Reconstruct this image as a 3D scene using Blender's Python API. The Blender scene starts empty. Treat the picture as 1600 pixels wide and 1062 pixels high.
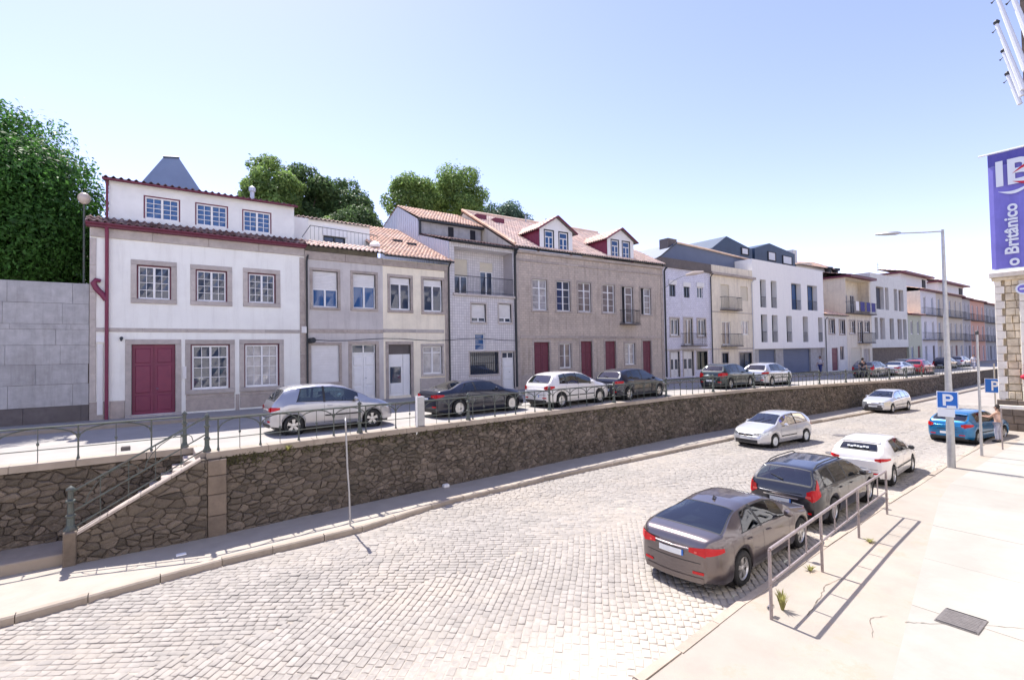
import bpy, bmesh, math, random
import numpy as np
from mathutils import Vector, Matrix, Quaternion
R_ = math.radians
random.seed(7); rng = np.random.default_rng(7)
S = bpy.context.scene; COL = S.collection
# ------------------------------------------------------------------ camera, world, sun, exposure
def set_camera():
    th, p, r = R_(54.15), R_(1.40), R_(-1.0)
    f = Vector((math.cos(th)*math.cos(p), math.sin(th)*math.cos(p), math.sin(p)))
    right = Vector((math.sin(th), -math.cos(th), 0)); up = right.cross(f)
    c, s = math.cos(r), math.sin(r)
    R2 = c*right + s*up; U2 = c*up - s*right
    cam = bpy.data.cameras.new('camera'); o = bpy.data.objects.new('camera', cam); COL.objects.link(o)
    M = Matrix((R2, U2, -f)).transposed().to_4x4(); M.translation = Vector((0, 0, 4.6)); o.matrix_world = M
    cam.sensor_width = 36; cam.lens = 780/1600*36; cam.clip_start = .1; cam.clip_end = 5000
    S.camera = o
set_camera()
SUN_EL, SUN_AZ = 58.5, 0.0            # azimuth measured from +Y towards +X
w = bpy.data.worlds.new('World'); S.world = w; w.use_nodes = True
nt = w.node_tree; nt.nodes.clear()
sky = nt.nodes.new('ShaderNodeTexSky'); sky.sky_type = 'NISHITA'; sky.sun_disc = False
sky.sun_elevation = R_(SUN_EL); sky.sun_rotation = R_(SUN_AZ); sky.altitude = 50
sky.air_density = 1.0; sky.dust_density = 0.25; sky.ozone_density = 3.0
bg = nt.nodes.new('ShaderNodeBackground'); bg.inputs[1].default_value = 0.122
out = nt.nodes.new('ShaderNodeOutputWorld')
tintn = nt.nodes.new('ShaderNodeMix'); tintn.data_type = 'RGBA'; tintn.blend_type = 'MULTIPLY'; tintn.inputs[0].default_value = 1; tintn.inputs[7].default_value = (1.08, .825, .875, 1)
nt.links.new(sky.outputs[0], tintn.inputs[6]); nt.links.new(tintn.outputs[2], bg.inputs[0]); nt.links.new(bg.outputs[0], out.inputs[0])
sl = bpy.data.lights.new('sun', 'SUN'); sl.energy = 3.3; sl.angle = R_(.55); sl.color = (1, .955, .89)
so = bpy.data.objects.new('sun', sl); COL.objects.link(so)
sd = Vector((math.sin(R_(SUN_AZ))*math.cos(R_(SUN_EL)), math.cos(R_(SUN_AZ))*math.cos(R_(SUN_EL)), math.sin(R_(SUN_EL))))
so.rotation_euler = sd.to_track_quat('Z', 'Y').to_euler(); so.location = sd*100
S.view_settings.view_transform = 'Standard'; S.view_settings.look = 'None'
S.view_settings.gamma = 1; S.view_settings.use_curve_mapping = False
S.view_settings.exposure = 1.42
# ------------------------------------------------------------------ materials
def mat(name, col, rough=.8, metal=0, var=0.0, vscale=3.0, bump=0.0, bscale=30.0, tint=0.0, attr=False, spec=.5, stain=None, sscale=.6, samt=.0,
        brick=None, coat=0, trans=0, alpha=1, wear=None, streak=None, bdist=.02, dust=None):
    m = bpy.data.materials.new(name); m.use_nodes = True; N = m.node_tree.nodes; L = m.node_tree.links
    b = N['Principled BSDF']; b.inputs['Roughness'].default_value = rough; b.inputs['Metallic'].default_value = metal
    b.inputs['Specular IOR Level'].default_value = spec
    if coat: b.inputs['Coat Weight'].default_value = coat; b.inputs['Coat Roughness'].default_value = .04
    c = N.new('ShaderNodeRGB'); c.outputs[0].default_value = (*col, 1); cur = c.outputs[0]
    tc = N.new('ShaderNodeTexCoord')
    def mix(a, bcol, fac, mode='MIX'):
        x = N.new('ShaderNodeMix'); x.data_type = 'RGBA'; x.blend_type = mode
        L.new(a, x.inputs[6])
        if isinstance(bcol, tuple): x.inputs[7].default_value = (*bcol, 1)
        else: L.new(bcol, x.inputs[7])
        if isinstance(fac, float): x.inputs[0].default_value = fac
        else: L.new(fac, x.inputs[0])
        return x.outputs[2]
    def noise(sc, det=5, ro=.6):
        n = N.new('ShaderNodeTexNoise'); n.inputs['Scale'].default_value = sc; n.inputs['Detail'].default_value = det; n.inputs['Roughness'].default_value = ro
        L.new(tc.outputs['Object'], n.inputs['Vector']); return n
    def ramp(x, lo, hi, a=0., bb=1.):
        r = N.new('ShaderNodeMapRange'); r.inputs[1].default_value = lo; r.inputs[2].default_value = hi; r.inputs[3].default_value = a; r.inputs[4].default_value = bb
        L.new(x, r.inputs[0]); return r.outputs[0]
    bh = None
    if brick:
        bc, bw, bhh, mo = brick
        bt = N.new('ShaderNodeTexBrick'); mp = N.new('ShaderNodeMapping'); mp.inputs['Rotation'].default_value = (R_(90), 0, 0)
        L.new(tc.outputs['Object'], mp.inputs[0]); L.new(mp.outputs[0], bt.inputs[0])
        bt.inputs['Color1'].default_value = (1, 1, 1, 1); bt.inputs['Color2'].default_value = (.86, .86, .88, 1); bt.inputs['Mortar'].default_value = (*bc, 1)
        bt.inputs['Scale'].default_value = 1; bt.inputs['Mortar Size'].default_value = mo; bt.inputs['Brick Width'].default_value = bw; bt.inputs['Row Height'].default_value = bhh
        bt.offset = 0.0 if bw == bhh else .5
        cur = mix(cur, bt.outputs[0], 1.0, 'MULTIPLY')
    if var:
        v = ramp(noise(vscale).outputs[0], .3, .7, 1-var, 1+var)
        g = N.new('ShaderNodeCombineColor')
        for k in range(3): L.new(v, g.inputs[k])
        cur = mix(cur, g.outputs[0], 1.0, 'MULTIPLY')
    if tint:
        if attr: a = N.new('ShaderNodeAttribute'); a.attribute_name = 'tint'; src = a.outputs['Fac']
        else: a = N.new('ShaderNodeObjectInfo'); src = a.outputs['Random']
        v = ramp(src, 0, 1, 1-tint, 1+tint)
        g = N.new('ShaderNodeCombineColor')
        for k in range(3): L.new(v, g.inputs[k])
        cur = mix(cur, g.outputs[0], 1.0, 'MULTIPLY')
    if stain:
        f = ramp(noise(sscale, 8, .7).outputs[0], .47, .72, 0, samt)
        cur = mix(cur, stain, f)
    if wear:
        f = ramp(noise(wear[1], 9, .75).outputs[0], .55, .62, 0, wear[2]); cur = mix(cur, wear[0], f)
    if streak:
        mp2 = N.new('ShaderNodeMapping'); mp2.inputs['Scale'].default_value = (2.6, 2.6, .22); L.new(tc.outputs['Object'], mp2.inputs[0])
        n2 = N.new('ShaderNodeTexNoise'); n2.inputs['Scale'].default_value = 1.3; n2.inputs['Detail'].default_value = 7; n2.inputs['Roughness'].default_value = .72; L.new(mp2.outputs[0], n2.inputs['Vector'])
        cur = mix(cur, streak[0], ramp(n2.outputs[0], .50, .74, 0, streak[1]))
    if dust:     # sand drifted along the near kerb, and darker wheel tracks, placed by where the road is
        ge = N.new('ShaderNodeNewGeometry'); sp_ = N.new('ShaderNodeSeparateXYZ'); L.new(ge.outputs['Position'], sp_.inputs[0])
        nz = N.new('ShaderNodeTexNoise'); nz.inputs['Scale'].default_value = .9; nz.inputs['Detail'].default_value = 8; nz.inputs['Roughness'].default_value = .7; L.new(ge.outputs['Position'], nz.inputs['Vector'])
        def mth(op, a, c):
            q_ = N.new('ShaderNodeMath'); q_.operation = op
            for k_, v_ in enumerate((a, c)):
                if isinstance(v_, (int, float)): q_.inputs[k_].default_value = v_
                else: L.new(v_, q_.inputs[k_])
            return q_.outputs[0]
        for yc, am in ((7.7, .30), (9.5, .25), (11.0, .30), (12.6, .25)):
            d_ = mth('ABSOLUTE', mth('SUBTRACT', sp_.outputs[1], yc), 0); f_ = mth('MULTIPLY', ramp(d_, .55, .05, 0, am), ramp(nz.outputs[0], .35, .65, .2, 1)); cur = mix(cur, (.20, .185, .17), f_)
        yy_ = mth('ADD', mth('SUBTRACT', sp_.outputs[1], mth('MULTIPLY', nz.outputs[0], 2.6)), 0.0); cur = mix(cur, (.43, .385, .33), ramp(yy_, 5.6, 4.1, 0, .85))
    L.new(cur, b.inputs['Base Color'])
    if bump:
        bp = N.new('ShaderNodeBump'); bp.inputs['Strength'].default_value = bump; bp.inputs['Distance'].default_value = bdist
        L.new(noise(bscale, 6).outputs[0], bp.inputs['Height']); L.new(bp.outputs[0], b.inputs['Normal'])
    return m
M = {}
M['white_wall'] = mat('white_plaster', (.90, .89, .83), .85, var=.03, vscale=.8, bump=.15, stain=(.62, .57, .53), sscale=.5, samt=.28, streak=((.58, .55, .50), .38))
M['attic_wall'] = mat('attic_plaster', (.82, .81, .78), .85, var=.04, bump=.1, stain=(.45, .43, .46), samt=.2)
M['lilac_wall'] = mat('lilac_plaster', (.61, .57, .54), .85, var=.08, vscale=1.1, bump=.15, stain=(.42, .37, .36), samt=.5, streak=((.30, .27, .26), .5))
M['cream_wall'] = mat('cream_plaster', (.90, .81, .64), .85, streak=((.5, .42, .32), .4), var=.05, bump=.12, stain=(.5, .43, .33), samt=.3)
M['cream2_wall'] = mat('pale_cream_plaster', (.82, .74, .60), .85, streak=((.36, .30, .25), .6), var=.06, bump=.12, stain=(.42, .36, .30), samt=.4)
M['tile_lilac'] = mat('lilac_tile_cladding', (.70, .67, .66), .4, streak=((.36, .33, .32), .45), var=.05, brick=((.62, .60, .62), .15, .15, .012), stain=(.40, .36, .36), samt=.3)
M['tile_purple'] = mat('purple_tile_cladding', (.70, .69, .78), .4, streak=((.36, .34, .36), .45), var=.05, brick=((.62, .6, .66), .3, .15, .012), stain=(.38, .36, .42), samt=.25)
M['tile_brown'] = mat('taupe_tile_cladding', (.56, .47, .39), .5, streak=((.22, .175, .14), .75), var=.10, vscale=1.5, brick=((.72, .70, .70), .3, .15, .014), stain=(.25, .2, .17), samt=.45)
M['modern_white'] = mat('smooth_white_render', (.92, .90, .86), .7, streak=((.62, .60, .59), .25), var=.02, bump=.05, stain=(.66, .62, .66), samt=.15)
M['modern_grey'] = mat('pale_concrete', (.76, .74, .69), .75, streak=((.4, .37, .34), .4), var=.06, bump=.1, stain=(.44, .41, .39), samt=.25)
M['granite'] = mat('granite_trim', (.44, .375, .33), .85, var=.14, vscale=5, bump=.35, bscale=60, tint=.10, stain=(.22, .18, .16), sscale=1.5, samt=.45)
M['granite_l'] = mat('pale_granite', (.50, .445, .405), .85, var=.12, vscale=5, bump=.3, bscale=60, tint=.1, stain=(.3, .25, .22), sscale=1.2, samt=.4)
M['granite_w'] = mat('wall_granite_block', (.44, .43, .43), .9, var=.16, vscale=3, bump=.4, bscale=40, tint=.05, stain=(.30, .28, .27), sscale=.8, samt=.6, streak=((.20, .18, .17), .5))
M['granite_d'] = mat('dark_granite', (.15, .13, .125), .9, var=.2, vscale=4, bump=.4, bscale=50, stain=(.08, .07, .06), sscale=1, samt=.5)
M['red'] = mat('dark_red_paint', (.20, .026, .070), .45, var=.10, vscale=4, tint=.05, stain=(.20, .03, .05), sscale=2, samt=.4)
M['redtrim'] = mat('wine_red_trim', (.15, .026, .050), .5, var=.1, vscale=5)
M['white'] = mat('white_paint', (.82, .81, .80), .45, var=.04, vscale=4)
M['offwhite'] = mat('off_white_slats', (.76, .74, .72), .55, var=.05, vscale=3, stain=(.5, .46, .44), samt=.3)
M['cream_sh'] = mat('cream_slats', (.66, .60, .48), .55, var=.04)
M['strip'] = mat('faded_sticker', (.38, .40, .42), .5)
M['glass'] = mat('window_glass', (.035, .05, .085), .04, spec=.9)
M['glass_b'] = mat('sky_painted_glass', (.03, .10, .26), .05, spec=.8)  # blue of the reflected sky is put into the pane colour
M['glass_w'] = mat('curtained_glass', (.20, .17, .17), .12, var=.45, vscale=2.2, spec=.8)
M['glass_c'] = mat('net_curtain_glass', (.42, .40, .40), .12, var=.3, vscale=3.5, spec=.8)
M['dark'] = mat('dark_interior', (.018, .017, .022), .7)
M['black'] = mat('black_rubber', (.017, .017, .018), .75, bump=.1)
M['darkmetal'] = mat('dark_iron', (.045, .05, .055), .55, metal=.3, var=.2, vscale=10)
M['greenmetal'] = mat('weathered_green_iron', (.10, .12, .11), .6, metal=.3, var=.2, vscale=12, stain=(.13, .075, .04), sscale=6, samt=.6)
M['galv'] = mat('galvanised_steel', (.42, .42, .43), .45, metal=.6, var=.12, vscale=6, bump=.05)
M['barrier'] = mat('taupe_painted_steel', (.30, .255, .25), .5, metal=.25, var=.15, vscale=9, bump=.1, wear=((.14, .08, .05), 14, .8))
M['zinc'] = mat('ribbed_metal_cladding', (.60, .62, .68), .45, metal=.25, var=.05)
M['slatel'] = mat('light_blue_grey_sheet', (.24, .29, .38), .6, var=.08, vscale=1)
M['slate'] = mat('blue_grey_sheet', (.13, .16, .24), .6, var=.08, vscale=1)
M['darkblue'] = mat('dark_blue_cladding', (.03, .06, .11), .5, var=.15, vscale=1.2)
M['roof'] = mat('terracotta_tile', (.86, .55, .37), .85, var=.16, vscale=2.5, bump=.25, tint=.24, attr=True, stain=(.88, .72, .60), sscale=.9, samt=.6)
M['roofp'] = mat('pale_terracotta_tile', (.93, .68, .52), .85, var=.12, vscale=2.5, bump=.25, tint=.18, attr=True, stain=(.92, .77, .65), sscale=.9, samt=.6)
M['roofd'] = mat('old_dark_tile', (.13, .065, .055), .9, var=.25, vscale=4, bump=.3, tint=.35, attr=True, stain=(.45, .36, .33), sscale=2.4, samt=.8)
M['cobble'] = mat('granite_cobble', dust=True, col= (.305, .278, .252), rough=.85, var=.12, vscale=6, bump=.4, bscale=70, tint=.10, wear=((.25, .23, .205), .5, .45), stain=(.40, .345, .285), sscale=.35, samt=.7)
M['cobbles'] = mat('granite_cobble_mass', dust=True, col= (.305, .278, .252), rough=.85, var=.12, vscale=6, bump=.4, bscale=70, tint=.10, wear=((.25, .23, .205), .5, .45), attr=True, stain=(.40, .345, .285), sscale=.35, samt=.7)
M['joint'] = mat('sandy_joint', (.33, .29, .25), .95, dust=True, var=.25, vscale=5, bump=.4, stain=(.42, .37, .31), sscale=.5, samt=.8)
M['farroad'] = mat('worn_sett_paving', (.33, .295, .26), .85, var=.10, vscale=2, bump=.5, bscale=14, stain=(.42, .38, .34), sscale=.4, samt=.6)
M['upstreet'] = mat('street_surface', (.34, .315, .29), .9, var=.1, vscale=1.5, bump=.3, bscale=25, stain=(.30, .28, .27), sscale=.7, samt=.5)
M['pave'] = mat('pale_paving', (.37, .33, .28), .88, var=.09, vscale=2, bump=.3, bscale=45, stain=(.36, .31, .26), sscale=.9, samt=.55)
M['pave_r'] = mat('sandy_concrete', (.32, .285, .245), .9, var=.08, vscale=1.2, bump=.35, bscale=50, stain=(.42, .34, .27), sscale=.55, samt=.6, wear=((.33, .25, .19), 1.1, .5))
M['slab'] = mat('white_concrete_slab', (.315, .298, .265), .85, var=.07, vscale=.8, bump=.2, bscale=50, tint=.04, stain=(.40, .38, .35), sscale=.35, samt=.6)
M['kerb'] = mat('granite_kerb', (.37, .31, .25), .85, var=.14, vscale=4, bump=.4, bscale=50, tint=.12, stain=(.27, .22, .18), sscale=1, samt=.6)
M['rubble'] = mat('brown_rubble_stone', (.150, .120, .094), .92, var=.42, vscale=7, bump=1.0, bscale=13, bdist=.05, tint=.42, attr=True, stain=(.06, .055, .035), sscale=.9, samt=.75)
M['mortar'] = mat('dark_lime_mortar', (.120, .097, .077), .95, var=.35, vscale=4, bump=.7, bscale=25)
M['sandst'] = mat('rough_yellow_stone', (.70, .59, .42), .9, var=.16, vscale=3, bump=.7, bscale=9, tint=.15, stain=(.20, .13, .07), sscale=2.2, samt=.6)
M['sandlight'] = mat('pale_dressed_stone', (.82, .76, .66), .85, var=.08, bump=.3, tint=.08, stain=(.42, .34, .25), samt=.5)
M['plinthst'] = mat('brown_plinth_stone', (.175, .137, .105), .9, var=.25, vscale=3, bump=.6, bscale=15, tint=.2)
M['banner'] = mat('violet_banner_cloth', (.20, .18, .55), .8, var=.10, vscale=1.2)
M['banner2'] = mat('deep_violet_band', (.10, .09, .36), .8)
M['bred'] = mat('banner_red', (.55, .02, .05), .8)
M['signblue'] = mat('sign_blue', (.01, .13, .50), .4)
M['signwhite'] = mat('sign_white', (.75, .77, .80), .4)
M['castiron'] = mat('cast_iron_cover', (.16, .145, .14), .6, metal=.3, var=.2, vscale=15, bump=.6, bscale=120)
M['bark'] = mat('bark', (.09, .065, .045), .95, var=.3, vscale=5, bump=.8, bscale=14)
M['soil'] = mat('ground_earth', (.16, .14, .10), .95, var=.3, vscale=.3, bump=.3, bscale=5)
M['lampwhite'] = mat('lamp_globe', (.60, .50, .42), .3)
M['skin'] = mat('skin', (.45, .27, .19), .6)
M['bluecloth'] = mat('blue_tarp', (.05, .05, .22), .7, var=.2)  # the tarps' own blue, no light given off
M['line'] = mat('road_paint', (.66, .64, .60), .8, var=.1, stain=(.42, .38, .34), sscale=4, samt=.8)
def leafmat(name, col, tint=.35):
    m = mat(name, col, .55, tint=tint, attr=True, spec=.35)
    N = m.node_tree.nodes; L = m.node_tree.links; b = N['Principled BSDF']; o = N['Material Output']
    t = N.new('ShaderNodeBsdfTranslucent'); x = N.new('ShaderNodeMixShader'); x.inputs[0].default_value = .48
    src = b.inputs['Base Color'].links[0].from_socket; L.new(src, t.inputs[0])
    L.new(b.outputs[0], x.inputs[1]); L.new(t.outputs[0], x.inputs[2]); L.new(x.outputs[0], o.inputs[0]); return m
M['leaf1'] = leafmat('laurel_leaf', (.075, .19, .036), .5)
M['leaf2'] = leafmat('oak_leaf', (.11, .18, .065), .45)
M['leaf3'] = leafmat('lime_leaf', (.20, .30, .085), .45)
M['leaf4'] = leafmat('blue_green_leaf', (.11, .18, .12), .4)
M['moss'] = leafmat('dry_moss', (.11, .105, .045), .4)
M['weed'] = leafmat('weed_leaf', (.34, .33, .12), .4)
def paint(name, col, metal=.5): return mat(name, col, .28, metal=metal, coat=1.0, var=.015, vscale=2)
M['headlamp'] = mat('headlamp_lens', (.55, .58, .60), .08, metal=.6, spec=.9)
M['tail'] = mat('tail_lamp_lens', (.50, .004, .010), .25, spec=.4, coat=.15)
M['tailc'] = mat('tail_lamp_clear', (.60, .10, .08), .2, spec=.5, coat=.2)
def carglass(name, tintc, base):
    m = bpy.data.materials.new(name); m.use_nodes = True; N = m.node_tree.nodes; L = m.node_tree.links; N.clear()
    t = N.new('ShaderNodeBsdfTransparent'); t.inputs[0].default_value = (*tintc, 1); g_ = N.new('ShaderNodeBsdfGlossy'); g_.inputs['Roughness'].default_value = .02; g_.inputs[0].default_value = (.95, .97, 1, 1)
    f = N.new('ShaderNodeFresnel'); f.inputs[0].default_value = 1.55; a = N.new('ShaderNodeMath'); a.operation = 'MULTIPLY_ADD'; a.inputs[1].default_value = 1.0; a.inputs[2].default_value = base; a.use_clamp = True; x = N.new('ShaderNodeMixShader'); o = N.new('ShaderNodeOutputMaterial')
    L.new(f.outputs[0], a.inputs[0]); L.new(a.outputs[0], x.inputs[0]); L.new(t.outputs[0], x.inputs[1]); L.new(g_.outputs[0], x.inputs[2]); L.new(x.outputs[0], o.inputs[0]); return m
M['carglass'] = carglass('tinted_car_glass', (.22, .27, .28), .05); M['carglass_l'] = carglass('clear_car_glass', (.48, .60, .58), .08)
M['seat'] = mat('grey_seat_cloth', (.07, .07, .075), .9, var=.1, vscale=10); M['headliner'] = mat('pale_headliner', (.25, .25, .25), .9)
M['plate'] = mat('number_plate', (.70, .72, .72), .4)
M['chrome'] = mat('chrome', (.62, .62, .64), .15, metal=1.0)
M['alloy'] = mat('alloy_rim', (.66, .65, .64), .35, metal=.8)
M['trim'] = mat('black_plastic', (.025, .025, .027), .55)
# ------------------------------------------------------------------ object helpers
def tag(o, label=None, cat=None, group=None, kind=None):
    if label: o['label'] = label
    if cat: o['category'] = cat
    if group: o['group'] = group
    if kind: o['kind'] = kind
    return o
def empty(name, loc=(0, 0, 0), rz=0, label=None, cat=None, group=None, kind=None):
    o = bpy.data.objects.new(name, None); COL.objects.link(o); o.location = loc; o.rotation_euler = (0, 0, rz); o.empty_display_size = .2
    return tag(o, label, cat, group, kind)
def link(name, me, parent=None, loc=None, rot=None):
    o = bpy.data.objects.new(name, me); COL.objects.link(o)
    if parent is not None: o.parent = parent
    if loc is not None: o.location = loc
    if rot is not None: o.rotation_euler = rot
    return o
class MB:
    def __init__(s): s.v = []; s.f = []; s.m = []; s.t = []; s.ms = []
    def mi(s, m):
        if m not in s.ms: s.ms.append(m)
        return s.ms.index(m)
    def quad(s, pts, m, t=.5):
        i = len(s.v); s.v += [tuple(p) for p in pts]; s.t += [t]*len(pts); s.f.append(tuple(range(i, i+len(pts)))); s.m.append(s.mi(m)); return s
    def box(s, x0, x1, y0, y1, z0, z1, m, t=.5, skip=''):
        i = len(s.v); s.v += [(x, y, z) for z in (z0, z1) for y in (y0, y1) for x in (x0, x1)]; s.t += [t]*8
        k = s.mi(m)
        for n, q in (('d', (0, 2, 3, 1)), ('u', (4, 5, 7, 6)), ('f', (0, 1, 5, 4)), ('b', (2, 6, 7, 3)), ('l', (0, 4, 6, 2)), ('r', (1, 3, 7, 5))):
            if n in skip: continue
            s.f.append(tuple(i+a for a in q)); s.m.append(k)
        return s
    def bbox(s, x0, x1, y0, y1, z0, z1, m, b=.01, t=.5, front='y0'):
        # box with a chamfered front (towards y0) or top (towards z1)
        i = len(s.v); k = s.mi(m)
        if front == 'y0':
            s.v += [(x0, y1, z0), (x1, y1, z0), (x1, y1, z1), (x0, y1, z1), (x0, y0+b, z0), (x1, y0+b, z0), (x1, y0+b, z1), (x0, y0+b, z1), (x0+b, y0, z0+b), (x1-b, y0, z0+b), (x1-b, y0, z1-b), (x0+b, y0, z1-b)]
        else:
            s.v += [(x0, y0, z0), (x0, y1, z0), (x1, y1, z0), (x1, y0, z0), (x0, y0, z1-b), (x0, y1, z1-b), (x1, y1, z1-b), (x1, y0, z1-b), (x0+b, y0+b, z1), (x0+b, y1-b, z1), (x1-b, y1-b, z1), (x1-b, y0+b, z1)]
        s.t += [t]*12
        for a in range(4):
            b2 = (a+1) % 4
            s.f.append((i+a, i+b2, i+4+b2, i+4+a)); s.f.append((i+4+a, i+4+b2, i+8+b2, i+8+a)); s.m += [k, k]
        s.f.append((i+8, i+9, i+10, i+11)); s.m.append(k); return s
    def tube(s, pts, r, m, n=8, cap=True, t=.5):
        pts = [Vector(p) for p in pts]; rs = r if isinstance(r, (list, tuple)) else [r]*len(pts); k = s.mi(m); i0 = len(s.v); prev = None
        for j, p in enumerate(pts):
            d = (pts[min(j+1, len(pts)-1)]-pts[max(j-1, 0)]); d = d.normalized() if d.length > 1e-9 else Vector((0, 0, 1))
            if prev is None: a = d.orthogonal().normalized()
            else: a = (prev-d*prev.dot(d)); a = a.normalized() if a.length > 1e-6 else d.orthogonal().normalized()
            prev = a; b = d.cross(a)
            for q in range(n):
                an = 2*math.pi*q/n; s.v.append(tuple(p+(a*math.cos(an)+b*math.sin(an))*rs[j])); s.t.append(t)
        for j in range(len(pts)-1):
            for q in range(n):
                a0 = i0+j*n+q; a1 = i0+j*n+(q+1) % n; s.f.append((a0, a1, a1+n, a0+n)); s.m.append(k)
        if cap:
            s.f.append(tuple(i0+q for q in range(n))[::-1]); s.f.append(tuple(i0+(len(pts)-1)*n+q for q in range(n))); s.m += [k, k]
        return s
    def lathe(s, prof, m, c=(0, 0, 0), n=12, t=.5, axis='z', cap=True):
        i0 = len(s.v); k = s.mi(m)
        for (r, h) in prof:
            for q in range(n):
                an = 2*math.pi*q/n; a, b = r*math.cos(an), r*math.sin(an)
                s.v.append((c[0]+a, c[1]+b, c[2]+h) if axis == 'z' else (c[0]+a, c[1]+h, c[2]+b)); s.t.append(t)
        for j in range(len(prof)-1):
            for q in range(n):
                a0 = i0+j*n+q; a1 = i0+j*n+(q+1) % n; s.f.append((a0, a1, a1+n, a0+n)); s.m.append(k)
        if cap: s.f.append(tuple(i0+q for q in range(n))[::-1]); s.f.append(tuple(i0+(len(prof)-1)*n+q for q in range(n))); s.m += [k, k]
        return s
    def mesh(s, name, smooth=False, fix=True, attr=False):
        me = bpy.data.meshes.new(name); me.from_pydata(s.v, [], s.f)
        for m in s.ms: me.materials.append(M[m] if isinstance(m, str) else m)
        me.polygons.foreach_set('material_index', s.m)
        if attr:
            a = me.attributes.new('tint', 'FLOAT', 'POINT'); a.data.foreach_set('value', s.t)
        if fix:
            bm = bmesh.new(); bm.from_mesh(me); bmesh.ops.recalc_face_normals(bm, faces=bm.faces); bm.to_mesh(me); bm.free()
        if smooth:
            me.polygons.foreach_set('use_smooth', [True]*len(me.polygons))
            if smooth != 'all': me.set_sharp_from_angle(angle=R_(38))
        me.update(); return me
    def build(s, name, parent=None, smooth=False, fix=True, attr=False, loc=None, rot=None):
        return link(name, s.mesh(name, smooth, fix, attr), parent, loc, rot)
def npmesh(name, V, F, mats, tint=None, mi=None, smooth=False):
    me = bpy.data.meshes.new(name); nv, nf, k = len(V), len(F), F.shape[1]
    me.vertices.add(nv); me.vertices.foreach_set('co', np.ascontiguousarray(V, dtype=np.float32).ravel())
    me.loops.add(nf*k); me.loops.foreach_set('vertex_index', np.ascontiguousarray(F, dtype=np.int32).ravel())
    me.polygons.add(nf); me.polygons.foreach_set('loop_start', np.arange(0, nf*k, k, dtype=np.int32))
    me.update(calc_edges=True)
    for m in mats: me.materials.append(M[m])
    if tint is not None:
        a = me.attributes.new('tint', 'FLOAT', 'POINT'); a.data.foreach_set('value', np.asarray(tint, dtype=np.float32))
    if smooth: me.polygons.foreach_set('use_smooth', [True]*nf)
    return me
def lerp(a, b, t): return a+(b-a)*t
def interp(pts, x): return float(np.interp(x, [p[0] for p in pts], [p[1] for p in pts]))
# ------------------------------------------------------------------ the ground levels
KL = [(-60, 11.4), (-8, 11.9), (-2.1, 12.35), (1.1, 12.85), (4.3, 12.95), (7.5, 13.7), (14, 13.95), (30, 14.0), (38.6, 13.5), (60, 13.4), (400, 13.6)]   # left kerb line
KR = [(-60, 3.2), (-10, 4.2), (5.5, 4.72), (8.55, 5.02), (17, 5.5), (25, 5.85), (30, 6.0), (34, 6.15), (36, 6.75), (60, 7.2), (400, 8)]                          # right kerb line
WB = [(-60, 14.6), (-1.5, 14.6), (1.3, 14.7), (5, 15.0), (9, 15.2), (14, 15.5), (22, 15.8), (32, 15.4), (48, 14.9), (400, 14.9)]                                   # foot of the retaining wall
def kl(x): return interp(KL, x)
def kr(x): return interp(KR, x)
def wb(x): return interp(WB, x)
def zt(x): return interp([(-100, 2.2), (28, 2.2), (50, 1.78), (75, 1.55), (130, 1.3), (400, 1.0)], x)     # level of the upper street
XS = sorted(set([-60, -30, -14, -8, -4, -2.1, -1.5, 0, 1.1, 1.3, 3, 4.3, 5, 5.5, 7.5, 8.55, 9, 11, 14, 17, 20, 22, 25, 28, 30, 32, 34, 36, 38.6, 44, 48, 50, 60, 75, 95, 130, 200, 400]))
def strip(name, fa, fb, fz, m, z2=None, xs=XS, parent=None, kind='structure', ny=1):
    b = MB()
    for x0, x1 in zip(xs[:-1], xs[1:]):
        for k in range(ny):
            a0, a1 = lerp(fa(x0), fb(x0), k/ny), lerp(fa(x1), fb(x1), k/ny); c0, c1 = lerp(fa(x0), fb(x0), (k+1)/ny), lerp(fa(x1), fb(x1), (k+1)/ny)
            b.quad([(x0, a0, fz(x0)), (x1, a1, fz(x1)), (x1, c1, fz(x1)), (x0, c0, fz(x0))], m)
    o = b.build(name, parent, fix=False)
    if parent is None: tag(o, kind=kind)
    return o
g = MB().quad([(-2500, -2500, -.35), (2500, -2500, -.35), (2500, 2500, -.35), (-2500, 2500, -.35)], 'soil').build('ground', fix=False); tag(g, kind='structure')
terr = MB(); terr.box(-60, 400, 25.2, 260, -.3, 1.2, 'soil'); terr.box(-60, 60, 34, 240, 1.2, 2.0, 'soil'); tag(terr.build('upper_terrain'), kind='structure')
road = empty('lower_road', (0, 0, 0), kind='structure')
XR = [x for x in XS if x <= 50]
strip('road_bed', kr, kl, lambda x: -.013, 'joint', xs=XR, parent=road)
strip('far_paving', kr, kl, lambda x: 0.0, 'farroad', xs=[x for x in XS if x >= 50], parent=road)
strip('left_pavement', lambda x: kl(x)+.16, lambda x: wb(x)+1.6, lambda x: .12, 'pave')
strip('upper_street', lambda x: 15.98 if x < 1.2 else wb(x)+.44, lambda x: 22.28, lambda x: zt(x), 'upstreet', xs=sorted(XS+[1.19, 1.2001]))
strip('upper_pavement', lambda x: 22.4, lambda x: 26.0, lambda x: zt(x)+.12, 'upstreet')
b = MB()
for x0, x1 in zip(XS[:-1], XS[1:]): b.quad([(x0, 22.28, zt(x0)-.1), (x1, 22.28, zt(x1)-.1), (x1, 22.28, zt(x1)+.122), (x0, 22.28, zt(x0)+.122)], 'kerb'); b.quad([(x0, 22.28, zt(x0)+.122), (x1, 22.28, zt(x1)+.122), (x1, 22.4, zt(x1)+.122), (x0, 22.4, zt(x0)+.122)], 'kerb')
tag(b.build('upper_pavement_kerb', fix=False), kind='structure')
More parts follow.
